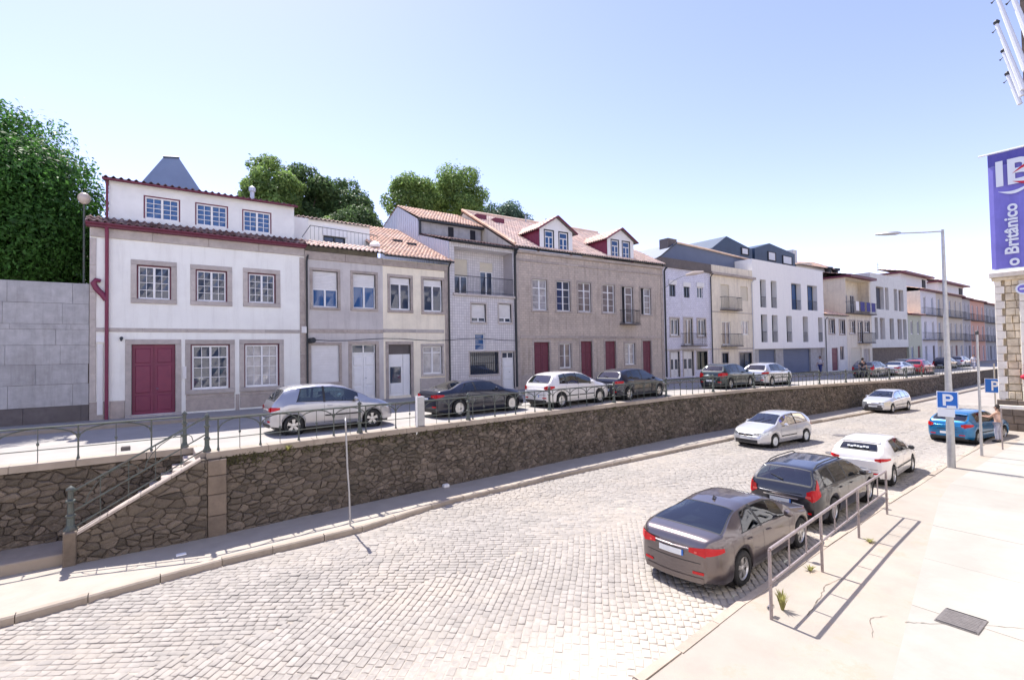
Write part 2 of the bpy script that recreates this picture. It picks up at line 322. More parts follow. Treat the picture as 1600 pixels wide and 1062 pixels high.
strip('right_pavement', lambda x: -40, lambda x: kr(x)-.16, lambda x: .12, 'pave_r', xs=[x for x in XS if x <= 60])
def kerbrun(name, f, side, x0, x1, xfar):
    root = empty(name, (0, 0, 0), kind='structure'); x = x0
    while x < x1:
        L = random.uniform(.95, 1.35); xe = x+L-.014
        ya, yb = f(x), f(xe); dz = random.uniform(-.008, .008); dy = random.uniform(-.012, .012); b = MB()
        top = .135+dz; bw = .17; o = side
        P = lambda xx, yy, off, z: (xx, yy+dy+off*o, z)
        rs = [(0, -.05), (0, top-.03), (.03, top), (bw, top), (bw, -.05)]
        i = len(b.v)
        for xx, yy in ((x, ya), (xe, yb)):
            for off, z in rs: b.v.append(P(xx, yy, off, z)); b.t.append(.5)
        k = b.mi('kerb')
        for a in range(4): b.f.append((i+a, i+a+1, i+a+6, i+a+5)); b.m.append(k)
        b.f.append((i, i+1, i+2, i+3, i+4)); b.f.append((i+9, i+8, i+7, i+6, i+5)); b.m += [k, k]
        b.build('kerb_stone', root); x += L
    b = MB(); xs = [x]+[q for q in XS if q > x+1 and q <= xfar]
    for a, c in zip(xs[:-1], xs[1:]):
        b.quad([(a, f(a), -.05), (c, f(c), -.05), (c, f(c), .135), (a, f(a), .135)], 'kerb'); b.quad([(a, f(a), .135), (c, f(c), .135), (c, f(c)+.17*side, .135), (a, f(a)+.17*side, .135)], 'kerb')
    tag(b.build('far_kerb', root), kind='stuff')
kerbrun('left_kerb', kl, 1, -4, 46, 400)
kerbrun('right_kerb', kr, -1, 3, 35.5, 60)
# ------------------------------------------------------------------ cobbles, laid in two slanting wings
def cobbles():
    dets = []
    for ang, lo, hi in ((-36, 9.35, 99), (44, -99, 9.35)):
        a = R_(ang); u = np.array([math.cos(a), math.sin(a)]); v = np.array([-math.sin(a), math.cos(a)])
        sp = .132; n = int(90/sp)
        for r in range(-n, n):
            t = -70 + random.random()*.3
            while t < 70:
                L = random.uniform(.15, .25); c = u*(t+L/2)+v*(r*sp); t += L
                wob = .05*math.sin(c[0]*.9)+.04*math.sin(c[1]*1.7+c[0]*.4); x, y = c[0], c[1]+wob
                if x < -3.5 or x > 50 or y < lo or y > hi: continue
                if y < kr(x)+.06 or y > kl(x)-.07: continue
                dets.append((x, y, ang, L-.013, sp-.012))
    D = np.array(dets); n = len(D)
    a = np.radians(D[:, 2]+rng.normal(0, 1.6, n)); hx, hy = D[:, 3]/2, D[:, 4]/2*rng.uniform(.93, 1.02, n)
    h = rng.normal(0, .0035, n)+.010*np.sin(D[:, 0]*.45)*np.sin(D[:, 1]*.8)
    sx = np.array([-1, 1, 1, -1]); sy = np.array([-1, -1, 1, 1]); V = np.zeros((n, 12, 3))
    for lvl, (ins, z) in enumerate(((0, -.035), (.0, -.006), (.012, .0))):
        for k in range(4):
            jx = rng.normal(0, .004, n); jy = rng.normal(0, .003, n)
            lx = sx[k]*(hx-ins)+jx; ly = sy[k]*(hy-ins)+jy
            V[:, lvl*4+k, 0] = D[:, 0]+lx*np.cos(a)-ly*np.sin(a); V[:, lvl*4+k, 1] = D[:, 1]+lx*np.sin(a)+ly*np.cos(a)
            V[:, lvl*4+k, 2] = z+h*(lvl > 0)+(rng.normal(0, .0015, n) if lvl == 2 else 0)
    Fb = []
    for L in (0, 4):
        for k in range(4): Fb.append((L+k, L+(k+1) % 4, L+4+(k+1) % 4, L+4+k))
    Fb.append((8, 9, 10, 11)); Fb = np.array(Fb)
    # nearest ones the camera sees are objects of their own
    cx, cy = .5857, .8105; dep = D[:, 0]*cx+D[:, 1]*cy; lat = D[:, 0]*cy-D[:, 1]*cx
    vis = (dep > 6.6) & (np.abs(lat/dep) < 1.0)
    o = np.argsort(np.where(vis, np.hypot(D[:, 0], D[:, 1]), 999))[:300]; near = np.zeros(n, bool); near[o] = True
    for i in o:
        c = V[i].mean(axis=0); me = bpy.data.meshes.new('cobblestone'); me.from_pydata([tuple(p) for p in V[i]-c], [], [tuple(f) for f in Fb]); me.materials.append(M['cobble'])
        link('cobblestone', me, road, c)
    V2 = V[~near]; m = len(V2); F = (Fb[None]+np.arange(m)[:, None, None]*12).reshape(-1, 4)
    ob = link('cobblestones', npmesh('cobblestones', V2.reshape(-1, 3), F, ['cobbles'], np.repeat(rng.random(m), 12)), road); tag(ob, kind='stuff')
cobbles()
# pale slabs on the wide pavement of our side
sroot = empty('pavement_slabs', (0, 0, .124), kind='structure')
for i in range(-1, 14):
    for j in range(0, 6):
        x0 = 3.0+i*2.55+(.4 if j % 2 else 0); y1 = interp([(0, 1.0), (10.2, 3.0), (20, 4.9), (40, 5.2)], x0)-j*2.1
        if x0 > 33: continue
        b = MB(); x1, y0 = x0+2.535, y1-2.085; d = random.uniform(-.003, .003)
        q = lambda X: interp([(0, 1.0), (10.2, 3.0), (20, 4.9), (40, 5.2)], X)-j*2.1
        b.quad([(x0, q(x0)-2.085, d), (x1, q(x1)-2.085, d), (x1, q(x1), d), (x0, q(x0), d)], 'slab')
        for A, B_ in (((x0, q(x0)-2.085), (x1, q(x1)-2.085)), ((x1, q(x1)-2.085), (x1, q(x1))), ((x1, q(x1)), (x0, q(x0))), ((x0, q(x0)), (x0, q(x0)-2.085))):
            b.quad([(*A, -.02), (*B_, -.02), (*B_, d), (*A, d)], 'slab')
        b.build('slab', sroot)
# paint marks of the parking bays, stencilled on the setts
pm = MB()
for (x0, y0, x1, y1) in ((26.0, 9.6, 27.6, 9.2), (25.3, 7.6, 26.9, 7.5)):
    dx, dy = x1-x0, y1-y0; L = math.hypot(dx, dy); nx, ny = -dy/L*.07, dx/L*.07
    pm.quad([(x0-nx, y0-ny, .016), (x1-nx, y1-ny, .016), (x1+nx, y1+ny, .016), (x0+nx, y0+ny, .016)], 'line')
pm.build('bay_marking', road, fix=False)
# ------------------------------------------------------------------ retaining wall of rubble
def clip(poly, px, py, nx, ny):
    out = []; n = len(poly)
    for i in range(n):
        a, b = poly[i], poly[(i+1) % n]
        da = (a[0]-px)*nx+(a[1]-py)*ny; db = (b[0]-px)*nx+(b[1]-py)*ny
        if da <= 0: out.append(a)
        if (da < 0 < db) or (db < 0 < da):
            t = da/(da-db); out.append((a[0]+(b[0]-a[0])*t, a[1]+(b[1]-a[1])*t))
    return out
def voronoi(s0, s1, z0, ztop, gw, gh, drop=.2, seed=1):
    rd = random.Random(seed); zmax = max(ztop(s0+(s1-s0)*k/40) for k in range(41)); P = {}
    ni, nj = int((s1-s0)/gw)+2, int((zmax-z0)/gh)+2
    for i in range(-1, ni):
        for j in range(-1, nj):
            if rd.random() > drop: P[i, j] = (s0+(i+.5+(.5 if j % 2 else 0)+rd.uniform(-.42, .42))*gw, z0+(j+.5+rd.uniform(-.42, .42))*gh)
    ax = gh/gw*1.25; cells = []
    for (i, j), p in P.items():
        poly = [(p[0]-2*gw, p[1]-2*gh), (p[0]+2*gw, p[1]-2*gh), (p[0]+2*gw, p[1]+2*gh), (p[0]-2*gw, p[1]+2*gh)]
        for di in range(-3, 4):
            for dj in range(-3, 4):
                q = P.get((i+di, j+dj))
                if q is None or (di == 0 and dj == 0): continue
                nx, ny = (q[0]-p[0])*ax*ax, (q[1]-p[1]); poly = clip(poly, (p[0]+q[0])/2, (p[1]+q[1])/2, nx, ny)
                if len(poly) < 3: break
            if len(poly) < 3: break
        if len(poly) < 3: continue
        poly = clip(clip(clip(poly, s0, 0, -1, 0), s1, 0, 1, 0), 0, z0, 0, -1)
        if len(poly) < 3: continue
        cs = sum(a[0] for a in poly)/len(poly); zt_ = ztop(cs); zt2 = ztop(cs+.1); sl = (zt2-zt_)/.1
        poly = clip(poly, cs, zt_, -sl, 1)
        if len(poly) < 3: continue
        A = sum(poly[k][0]*poly[(k+1) % len(poly)][1]-poly[(k+1) % len(poly)][0]*poly[k][1] for k in range(len(poly)))/2
        if abs(A) > .004: cells.append(poly)
    return cells
def stone_geo(poly, mp, rd, joint=.012):
    cs = sum(a[0] for a in poly)/len(poly); cz = sum(a[1] for a in poly)/len(poly); n = len(poly); V = []
    size = max(math.hypot(a[0]-cs, a[1]-cz) for a in poly); out = rd.uniform(.006, .045); joint = rd.choice([.002, .003, .005, .013])
    sub = []
    for k in range(n):      # a worn outline: extra points along the long edges
        a, b = poly[k], poly[(k+1) % n]; sub.append(a)
        if math.hypot(a[0]-b[0], a[1]-b[1]) > .11: sub.append(((a[0]+b[0])/2+rd.uniform(-.02, .02), (a[1]+b[1])/2+rd.uniform(-.02, .02)))
    n = len(sub)
    def ring(ins, off, jit):
        for a in sub:
            d = math.hypot(a[0]-cs, a[1]-cz)+1e-6; f = max(0, 1-ins/d); V.append(mp(cs+(a[0]-cs)*f, cz+(a[1]-cz)*f, off+rd.uniform(-jit, jit)))
    ring(joint, -.06, 0); ring(joint+.004, out*.35, .004); ring(joint+.012+size*.05, out, .010)
    V.append(mp(cs+rd.uniform(-.03, .03), cz+rd.uniform(-.03, .03), out+rd.uniform(-.005, .018)))
    F = []
    for r in range(2):
        for k in range(n): F.append((r*n+k, r*n+(k+1) % n, (r+1)*n+(k+1) % n, (r+1)*n+k))
    for k in range(n): F.append((2*n+k, 2*n+(k+1) % n, 3*n))
    return V, F, (cs, cz)
def rubble(parent, cells, mp, nsep, cam=(0, 0, 4.6), seed=3, m='rubble'):
    rd = random.Random(seed); G = []
    for c in cells:
        V, F, ctr = stone_geo(c, mp, rd); P = mp(ctr[0], ctr[1], 0); A = math.dist(V[0], V[len(V)//6])
        dd = math.dist(P, cam); G.append((dd, V, F, min(1, max(0, rd.gauss(.5, .27))), P))
    G.sort(key=lambda g_: g_[0] if g_[4][0] > -3.2 else g_[0]+100)
    sv, sf, st = [], [], []
    for k, (dd, V, F, t, P) in enumerate(G):
        if k < nsep:
            me = bpy.data.meshes.new('rubble_stone'); me.from_pydata([tuple(Vector(v)-Vector(P)) for v in V], [], F); me.materials.append(M[m])
            a = me.attributes.new('tint', 'FLOAT', 'POINT'); a.data.foreach_set('value', [t]*len(V)); link('rubble_stone', me, parent, P)
        else:
            i = len(sv); sv += V; sf += [tuple(i+a for a in f) for f in F]; st += [t]*len(V)
    if sv:
        me = bpy.data.meshes.new('rubble_stones'); me.from_pydata(sv, [], sf); me.materials.append(M[m])
        a = me.attributes.new('tint', 'FLOAT', 'POINT'); a.data.foreach_set('value', st); tag(link('rubble_stones', me, parent), kind='stuff')
wall = empty('retaining_wall', (1.2, 14.7, 0), label='long brown rubble retaining wall below the upper street, above the cobbled road', cat='wall')
def W(x, y, z): return (x-1.2, y-14.7, z)
cells = voronoi(1.55, 78, .10, lambda s: zt(s)-.17, .22, .105, .32, 5)
rubble(wall, cells, lambda s, z, o: W(s, wb(s)+.06*z-o, z), 190, seed=4)
b = MB()
xs = [1.2]+[q for q in XS if q > 1.3 and q < 300]
for a, c in zip(xs[:-1], xs[1:]):
    b.quad([W(a, wb(a)+.012, .0), W(c, wb(c)+.012, .0), W(c, wb(c)+.16, zt(c)-.02), W(a, wb(a)+.16, zt(a)-.02)], 'mortar')
b.quad([W(78, wb(78)-.02, 0), W(300, wb(300)-.02, 0), W(300, wb(300)+.1, zt(300)-.1), W(78, wb(78)+.1, zt(78)-.1)], 'rubble')
b.build('wall_core', wall, fix=False)
# dressed pier at the head of the stairs
for k, (z0, z1) in enumerate(((.1, .62), (.632, 1.15), (1.162, 1.62), (1.632, 2.02))):
    MB().bbox(*[1.14-1.2, 1.55-1.2], *[14.64-14.7, 15.2-14.7], z0, z1, 'plinthst', .018).build('pier_block', wall)
x = 1.12
while x < 60:
    L = random.uniform(1.0, 1.5) if x < 40 else 3.0; b = MB(); xe = x+L-.012; i = 0
    a0, a1 = wb(x)+.06, wb(xe)+.06
    b.v = [W(x, a0, zt(x)-.16), W(xe, a1, zt(xe)-.16), W(xe, a1+.40, zt(xe)-.16), W(x, a0+.40, zt(x)-.16), W(x, a0, zt(x)+.0), W(xe, a1, zt(xe)+.0), W(xe, a1+.40, zt(xe)+.012), W(x, a0+.40, zt(x)+.012)]
    b.t = [.5]*8; b.f = [(0, 1, 5, 4), (4, 5, 6, 7), (0, 4, 7, 3), (1, 2, 6, 5)]; b.m = [b.mi('kerb')]*4
    b.build('coping_stone', wall, fix=False); x += L
xs2 = [60]+[q for q in XS if q > 60]
b = MB()
for a, c in zip(xs2[:-1], xs2[1:]): b.quad([W(a, wb(a)+.06, zt(a)+.01), W(c, wb(c)+.06, zt(c)+.01), W(c, wb(c)+.46, zt(c)+.01), W(a, wb(a)+.46, zt(a)+.01)], 'kerb')
b.build('far_coping', wall, fix=False)
# stair block
st = empty('stone_staircase', (-.2, 14.95, .12), label='stone stairs between rubble walls climbing right to the upper street', cat='stairs')
def T(x, y, z): return (x+.2, y-14.95, z-.12)
n = 11
for k in range(n):
    zz = .12+.19*(k+1); x0 = -1.45+k*.235
    q0, q1 = T(x0, 14.93, .12), T(min(x0+.30, 1.3), 15.9, zz)
    MB().bbox(q0[0], q1[0], q0[1], q1[1], max(0, zz-.12-.3), q1[2], 'granite', .015, front='z').build('step', st)
par = empty('stair_parapet', (-.2, 14.6, 0), label='sloping rubble parapet in front of the stone stairs', cat='wall')
ptop = lambda s: interp([(-1.4, .80), (.98, 2.13), (1.2, 2.13)], s)
cells = voronoi(-1.38, 1.13, .10, lambda s: ptop(s)-.09, .23, .115, .30, 9)
Wp = lambda x, y, z: (x+.2, y-14.6, z)
rubble(par, cells, lambda s, z, o: Wp(s, 14.66-o, z), 200, seed=8)
b = MB(); b.v = [Wp(-1.37, 14.68, 0), Wp(1.13, 14.68, 0), Wp(1.13, 14.68, 2.05), Wp(.98, 14.68, 2.05), Wp(-1.37, 14.68, .72)]; b.v += [(a, c+.24, d) for a, c, d in b.v]; b.t = [.5]*10
b.f = [(0, 1, 2, 3, 4), (5, 6, 7, 8, 9), (0, 4, 9, 5), (4, 3, 8, 9), (3, 2, 7, 8), (1, 2, 7, 6)]; b.m = [b.mi('mortar')]*6; b.build('parapet_core', par)
for k in range(4):
    xa, xb_ = -1.40+k*.6, -1.40+(k+1)*.6-.012; b = MB(); i = 0
    b.v = [Wp(xa, 14.60, ptop(xa)-.09), Wp(xb_, 14.60, ptop(xb_)-.09), Wp(xb_, 14.90, ptop(xb_)-.09), Wp(xa, 14.90, ptop(xa)-.09), Wp(xa, 14.60, ptop(xa)-.03), Wp(xb_, 14.60, ptop(xb_)-.03), Wp(xb_, 14.90, ptop(xb_)-.03), Wp(xa, 14.90, ptop(xa)-.03)]
    b.t = [.5]*8; b.f = [(0, 1, 5, 4), (4, 5, 6, 7), (0, 4, 7, 3), (1, 2, 6, 5), (3, 7, 6, 2)]; b.m = [b.mi('granite')]*5; b.build('coping_stone', par, fix=True)
b = MB().bbox(Wp(-1.56, 0, 0)[0], Wp(-1.33, 0, 0)[0], 14.56-14.6, 14.98-14.6, .08, .84, 'plinthst', .02); b.build('end_block', par)
bw_ = empty('back_wall', (-1, 15.9, 0), label='rubble wall behind the stairs at the left edge below the railing', cat='wall')
Wb = lambda x, y, z: (x+1, y-15.9, z)
cells = voronoi(-9, 1.1, .3, lambda s: 2.04, .24, .115, .32, 21)
rubble(bw_, cells, lambda s, z, o: Wb(s, 15.90+.02*z-o, z), 160, seed=23)
MB().quad([Wb(-9, 15.92, 0), Wb(1.2, 15.92, 0), Wb(1.2, 15.97, 2.15), Wb(-9, 15.97, 2.15)], 'mortar').build('wall_core', bw_, fix=False)
x = -9
while x < 1.0:
    L = min(random.uniform(1, 1.5), 1.12-x); q = Wb(x, 15.86, 2.05); MB().bbox(q[0], q[0]+L-.012, q[1], q[1]+.42, 2.05, 2.212, 'kerb', .012, front='z').build('coping_stone', bw_); x += L
ld = empty('stair_landing', (-3, 15.2, 0), label='low stone landing at the foot of the stairs', cat='landing')
x = -9
for k in range(6):
    xa = -9+k*1.25; MB().bbox(xa+3, xa+3+1.235, 14.72-15.2+(.0 if k < 5 else .05), 15.95-15.2, .1, .36, 'kerb', .02, front='z').build('landing_stone', ld)
# ------------------------------------------------------------------ railings
def newel_mesh(h=1.0, r=.045):
    b = MB(); b.lathe([(r*2.1, 0), (r*2.1, .05), (r*1.5, .10), (r*1.2, .16), (r*1.2, .3), (r*1.6, .32), (r*1.6, .35), (r, .38), (r*.95, h*.62), (r*1.5, h*.64), (r*1.5, h*.68), (r*.9, h*.70), (r*.85, h*.88), (r*1.45, h*.9), (r*1.3, h*.94), (r*.7, h*.97), (0.01, h)], 'greenmetal', n=8); return b.mesh('newel_post', smooth=True)
def up_mesh(thick, h):
    b = MB()
    if thick: b.lathe([(.035, 0), (.035, .03), (.022, .08), (.018, .14), (.018, h)], 'greenmetal', n=6)
    else: b.lathe([(.009, 0), (.009, h*.48), (.026, h*.50), (.030, h*.53), (.026, h*.56), (.009, h*.58), (.009, h)], 'greenmetal', n=6)
    return b.mesh('upright')
def arch_mesh(wd, h):
    b = MB(); pts = [(-wd/2, 0, h*.62)]+[(-wd/2*math.cos(a), 0, h*.62+(h*.36)*math.sin(a)) for a in [math.pi*k/10 for k in range(11)]]+[(wd/2, 0, h*.62)]
    b.tube(pts, .016, 'greenmetal', 5, cap=False); return b.mesh('arch')
NEW, UT, UN, AR = newel_mesh(.98), up_mesh(True, .82), up_mesh(False, .82), arch_mesh(.96, .82)
def railing(name, label, x0, x1, yf, zf, step=.5, newels=(), xfar=None):
    root = empty(name, (x0, yf(x0), zf(x0)), label=label, cat='railing'); k = 0; x = x0+step*.5
    L = lambda X, z: (X-x0, yf(X)-yf(x0), zf(X)-zf(x0)+z)
    while x < x1-.1:
        if not any(abs(x-q) < .2 for q in newels):
            link('upright', UT if k % 2 == 0 else UN, root, L(x, 0))
        if k % 2 == 1: o = link('arch', AR, root, L(x, 0)); o.rotation_euler = (0, 0, math.atan2(yf(x+.3)-yf(x-.3), .6)); o.scale = (step/.48, 1, 1)
        x += step; k += 1
    for q in newels: link('newel_post', NEW, root, L(q, 0))
    pts = [x0]+[q for q in XS if x0 < q < x1]+[x1]
    for z, r, nm in ((.82, .026, 'top_rail'), (.30, .013, 'lower_rail')):
        MB().tube([L(q, z) for q in pts], r, 'greenmetal', 6).build(nm, root, smooth=True)
    return root
railing('iron_railing', 'green-grey arched iron railing along the top of the long rubble wall', 1.15, 74, lambda x: wb(x)+.28, zt, .5, newels=[1.15]+[5.2+q*4.0 for q in range(14)])
railing('iron_railing', 'arched iron railing at the left edge above the stairs back wall', -9, .72, lambda x: 16.05, zt, .72, newels=[.72, -5])
# stair handrail
hr = empty('stair_handrail', (-1.45, 14.78, .82), label='sloping iron handrail on the stair parapet', cat='railing')
link('newel_post', newel_mesh(1.0, .06), hr, (0, 0, 0))
sx, sz = 2.55, 1.42
for dz, r in ((.86, .024), (.42, .018), (.06, .018)):
    MB().tube([(0.03, 0, dz), (sx, 0, dz+sz)], r, 'greenmetal', 6).build('sloping_rail', hr, smooth=True)
for k in range(1, 5):
    x = sx*k/5; MB().tube([(x, 0, sz*k/5-.03), (x, 0, sz*k/5+.86)], .009, 'greenmetal', 5).build('upright', hr)
for k in range(2):
    pts = []; x0, x1 = sx*(.1+.42*k), sx*(.48+.42*k)
    for a in range(9):
        t = math.pi*a/8; x = (x0+x1)/2-(x1-x0)/2*math.cos(t); pts.append((x, 0, .42+sz*x/sx+.40*math.sin(t)))
    MB().tube(pts, .010, 'greenmetal', 5).build('arch', hr, smooth=True)
# barrier beside the parked cars on our pavement
BP = [(8.3, 4.31), (10.84, 4.58), (13.42, 4.85), (15.87, 5.06)]
br = empty('pedestrian_barrier', (8.3, 4.31, .12), label='taupe tubular steel barrier on the near pavement beside the dark grey saloon', cat='barrier')
for x, y in BP: MB().tube([(x-8.3, y-4.31, 0), (x-8.3, y-4.31, 1.13)], .027, 'barrier', 10).build('post', br, smooth=True)
for z, r, nm in ((1.14, .03, 'top_rail'), (.60, .022, 'lower_rail')):
    MB().tube([(x-8.3, y-4.31, z) for x, y in BP], r, 'barrier', 10).build(nm, br, smooth=True)
for (a, c) in zip(BP[:-1], BP[1:]):
    for t in (1/3, 2/3):
        x, y = lerp(a[0], c[0], t)-8.3, lerp(a[1], c[1], t)-4.31; MB().tube([(x, y, .6), (x, y, 1.14)], .015, 'barrier', 8).build('baluster', br, smooth=True)
# ------------------------------------------------------------------ facade helpers
def root_bld(P0, P1, z, label, cat='house', name='row_house', group=None):
    a = math.atan2(P1[1]-P0[1], P1[0]-P0[0]); o = empty(name, (P0[0], P0[1], z), a, label, cat, group); o['_w'] = math.dist(P0, P1); return o
def wall_grid(b, s0, s1, z0, z1, holes, m, d=0.0, dep=.2, rm=None):
    ss = sorted(set([s0, s1]+[min(max(h[0], s0), s1) for h in holes]+[min(max(h[1], s0), s1) for h in holes]))
    zs = sorted(set([z0, z1]+[min(max(h[2], z0), z1) for h in holes]+[min(max(h[3], z0), z1) for h in holes]))
    for a, c in zip(ss[:-1], ss[1:]):
        if c-a < 1e-4: continue
        run = None
        for e, f in zip(zs[:-1], zs[1:]):
            inside = any(h[0] < (a+c)/2 < h[1] and h[2] < (e+f)/2 < h[3] for h in holes)
            if not inside: b.quad([(a, d, e), (c, d, e), (c, d, f), (a, d, f)], m)
    rm = rm or m
    for h in holes:
        a, c, e, f = h[:4]; dd = d+(h[4] if len(h) > 4 else dep)
        b.quad([(a, d, e), (a, dd, e), (a, dd, f), (a, d, f)], rm); b.quad([(c, dd, e), (c, d, e), (c, d, f), (c, dd, f)], rm)
        b.quad([(a, d, f), (a, dd, f), (c, dd, f), (c, d, f)], rm); b.quad([(a, dd, e), (a, d, e), (c, d, e), (c, dd, e)], rm)
def shell(root, s0, s1, z0, z1, holes, m, depth=9, dep=.2, name='front_wall', side=None, rm=None, dk=.6):
    b = MB(); wall_grid(b, s0, s1, z0, z1, holes, m, 0, dep, rm); b.build(name, root, fix=False)
    b = MB(); sm = side or m
    b.quad([(s0, depth, z0), (s0, 0, z0), (s0, 0, z1), (s0, depth, z1)], sm); b.quad([(s1, 0, z0), (s1, depth, z0), (s1, depth, z1), (s1, 0, z1)], sm)
    b.quad([(s1, depth, z0), (s0, depth, z0), (s0, depth, z1), (s1, depth, z1)], sm); b.quad([(s0, 0, z1), (s1, 0, z1), (s1, depth, z1), (s0, depth, z1)], 'granite_d')
    b.quad([(s0+.02, dk, z0), (s1-.02, dk, z0), (s1-.02, dk, z1-.02), (s0+.02, dk, z1-.02)], 'dark')
    b.build('outer_walls', root, fix=False)
def surround(root, h, wd=.14, m='granite', proud=.03, sill=True, base=None):
    a, c, e, f = h[:4]; lz = base if base is not None else e
    MB().bbox(a-wd, c+wd, -proud, .1, f, f+wd, m, .012).build('lintel', root)
    MB().bbox(a-wd, a, -proud, .1, lz, f-.004, m, .012).build('jamb_stone', root); MB().bbox(c, c+wd, -proud, .1, lz, f-.004, m, .012).build('jamb_stone', root)
    if sill: MB().bbox(a-wd, c+wd, -proud-.03, .1, e-wd, e-.004, m, .015).build('window_sill', root)
def window(root, h, d=.12, cols=2, rows=3, frame='white', glass='glass', mull=True, fw=.055, bar=.022, trans=None, sep=False, sash=None, trim=None, open_leaf=False):
    a, c, e, f = h[:4]; b = MB()
    if trim: b.box(a, a+.05, d-.05, d+.03, e, f, trim).box(c-.05, c, d-.05, d+.03, e, f, trim).box(a+.05, c-.05, d-.05, d+.03, f-.05, f, trim); a += .05; c -= .05; f -= .05
    y0, y1 = d-.03, d+.03
    b.box(a, a+fw, y0, y1, e, f, frame).box(c-fw, c, y0, y1, e, f, frame).box(a+fw, c-fw, y0, y1, e, e+fw*1.2, frame).box(a+fw, c-fw, y0, y1, f-fw, f, frame)
    zt_ = f-fw; zb_ = e+fw*1.2
    if trans: b.box(a+fw, c-fw, y0-.005, y1, trans-.03, trans+.03, frame)
    if mull: mx = (a+c)/2; b.box(mx-.04, mx+.04, y0-.01, y1, zb_, (trans-.03 if (trans and mull == 'low') else zt_), frame)
    segs = [(a+fw, (a+c)/2-.04), ((a+c)/2+.04, c-fw)] if mull else [(a+fw, c-fw)]
    zsegs = [(zb_, trans-.03), (trans+.03, zt_)] if trans else [(zb_, zt_)]
    panes = []
    for zi, (z0, z1) in enumerate(zsegs):
        sg = segs if not (trans and zi == 1 and mull == 'low') else [(a+fw, c-fw)]
        r = rows if zi == 0 else 1
        cpl = max(1, cols//len(segs))
        for (s0, s1) in sg:
            for i in range(1, cpl): x = lerp(s0, s1, i/cpl); b.box(x-bar/2, x+bar/2, y0+.01, y1-.005, z0, z1, frame)
            for j in range(1, r): z = lerp(z0, z1, j/r); b.box(s0, s1, y0+.012, y1-.008, z-bar/2, z+bar/2, frame)
            if sep:
                for i in range(cpl):
                    for j in range(r): panes.append((lerp(s0, s1, i/cpl)+bar/2, lerp(s0, s1, (i+1)/cpl)-bar/2, lerp(z0, z1, j/r)+bar/2, lerp(z0, z1, (j+1)/r)-bar/2))
            else: panes.append((s0, s1, z0, z1))
    wo = b.build('window', root)
    gsel = glass if glass != 'glass_w' else random.choice(['glass_w', 'glass_w', 'glass_c', 'glass'])
    for p in panes:
        tl = random.uniform(-.016, .016); q = MB().quad([(p[0], d+.012+tl*.3, p[2]), (p[1], d+.012-tl*.3, p[2]), (p[1], d+.012-tl, p[3]), (p[0], d+.012+tl, p[3])], gsel); q.build('pane', wo, fix=False)
    return wo
def shutter(root, h, d=.09, m='offwhite', pitch=.07, name='roller_shutter'):
    a, c, e, f = h[:4]; b = MB(); n = max(2, int((f-e)/pitch)); dz = (f-e)/n
    for k in range(n):
        z = e+k*dz; b.quad([(a, d, z), (c, d, z), (c, d+.002, z+dz*.82), (a, d+.002, z+dz*.82)], m); b.quad([(a, d+.002, z+dz*.82), (c, d+.002, z+dz*.82), (c, d+.014, z+dz*.9), (a, d+.014, z+dz*.9)], m); b.quad([(a, d+.014, z+dz*.9), (c, d+.014, z+dz*.9), (c, d, z+dz), (a, d, z+dz)], m)
    return b.build(name, root, fix=False)
def door(root, h, d=.12, m='red', leaves=2, panels=3, handle=True, trans=None, glass=None):
    a, c, e, f = h[:4]; b = MB(); top = trans if trans else f
    b.box(a, c, d+.02, d+.05, e, top, m); w_ = (c-a)/leaves
    for i in range(leaves):
        s0, s1 = a+i*w_+.012, a+(i+1)*w_-.012; b.box(s0, s1, d-.015, d+.02, e, top-.02, m)
    do = b.build('door', root)
    for i in range(leaves):
        s0, s1 = a+i*w_+.012, a+(i+1)*w_-.012; H = top-e-.02; zs = [(.05, .27), (.31, .70), (.74, .95)][:panels] if panels > 1 else [(.06, .94)]
        for z0, z1 in zs: MB().bbox(s0+.1, s1-.1, d-.04, d-.016, e+H*z0, e+H*z1, (glass if glass and z0 > .2 else m), .02).build('door_panel', do)
    if handle: MB().tube([((a+c)/2+.07, d-.02, e+1.0), ((a+c)/2+.07, d-.07, e+1.0), ((a+c)/2+.15, d-.07, e+1.0)], .012, 'chrome', 6).build('handle', do)
    if trans:
        b = MB(); b.box(a, c, d-.02, d+.03, trans, trans+.06, m).box(a, c, d-.02, d+.03, f-.05, f, m).box(a, a+.06, d-.02, d+.03, trans+.06, f-.05, m).box(c-.06, c, d-.02, d+.03, trans+.06, f-.05, m).box((a+c)/2-.03, (a+c)/2+.03, d-.02, d+.03, trans+.06, f-.05, m)
        t = b.build('transom', root); MB().quad([(a+.06, d+.01, trans+.06), (c-.06, d+.01, trans+.06), (c-.06, d+.01, f-.05), (a+.06, d+.01, f-.05)], 'glass').build('pane', t, fix=False)
    return do
def band(root, s0, s1, z0, z1, m='granite', proud=.04, name='string_course', seg=1.6, gap=.006):
    n = max(1, int(round((s1-s0)/seg))); L = (s1-s0)/n
    for k in range(n): MB().bbox(s0+k*L, s0+(k+1)*L-gap, -proud, .1, z0, z1, m, .012).build(name+'_stone', root)
def downpipe(root, s, z0, z1, m='darkmetal', r=.045, y=-.09, hook=True):
    p = [(s, y, z0), (s, y, z1-.25)]+([(s, y-.12, z1-.08), (s, y-.25, z1)] if hook else [(s, y, z1)])
    MB().tube(p, r, m, 8).build('downpipe', root, smooth=True)
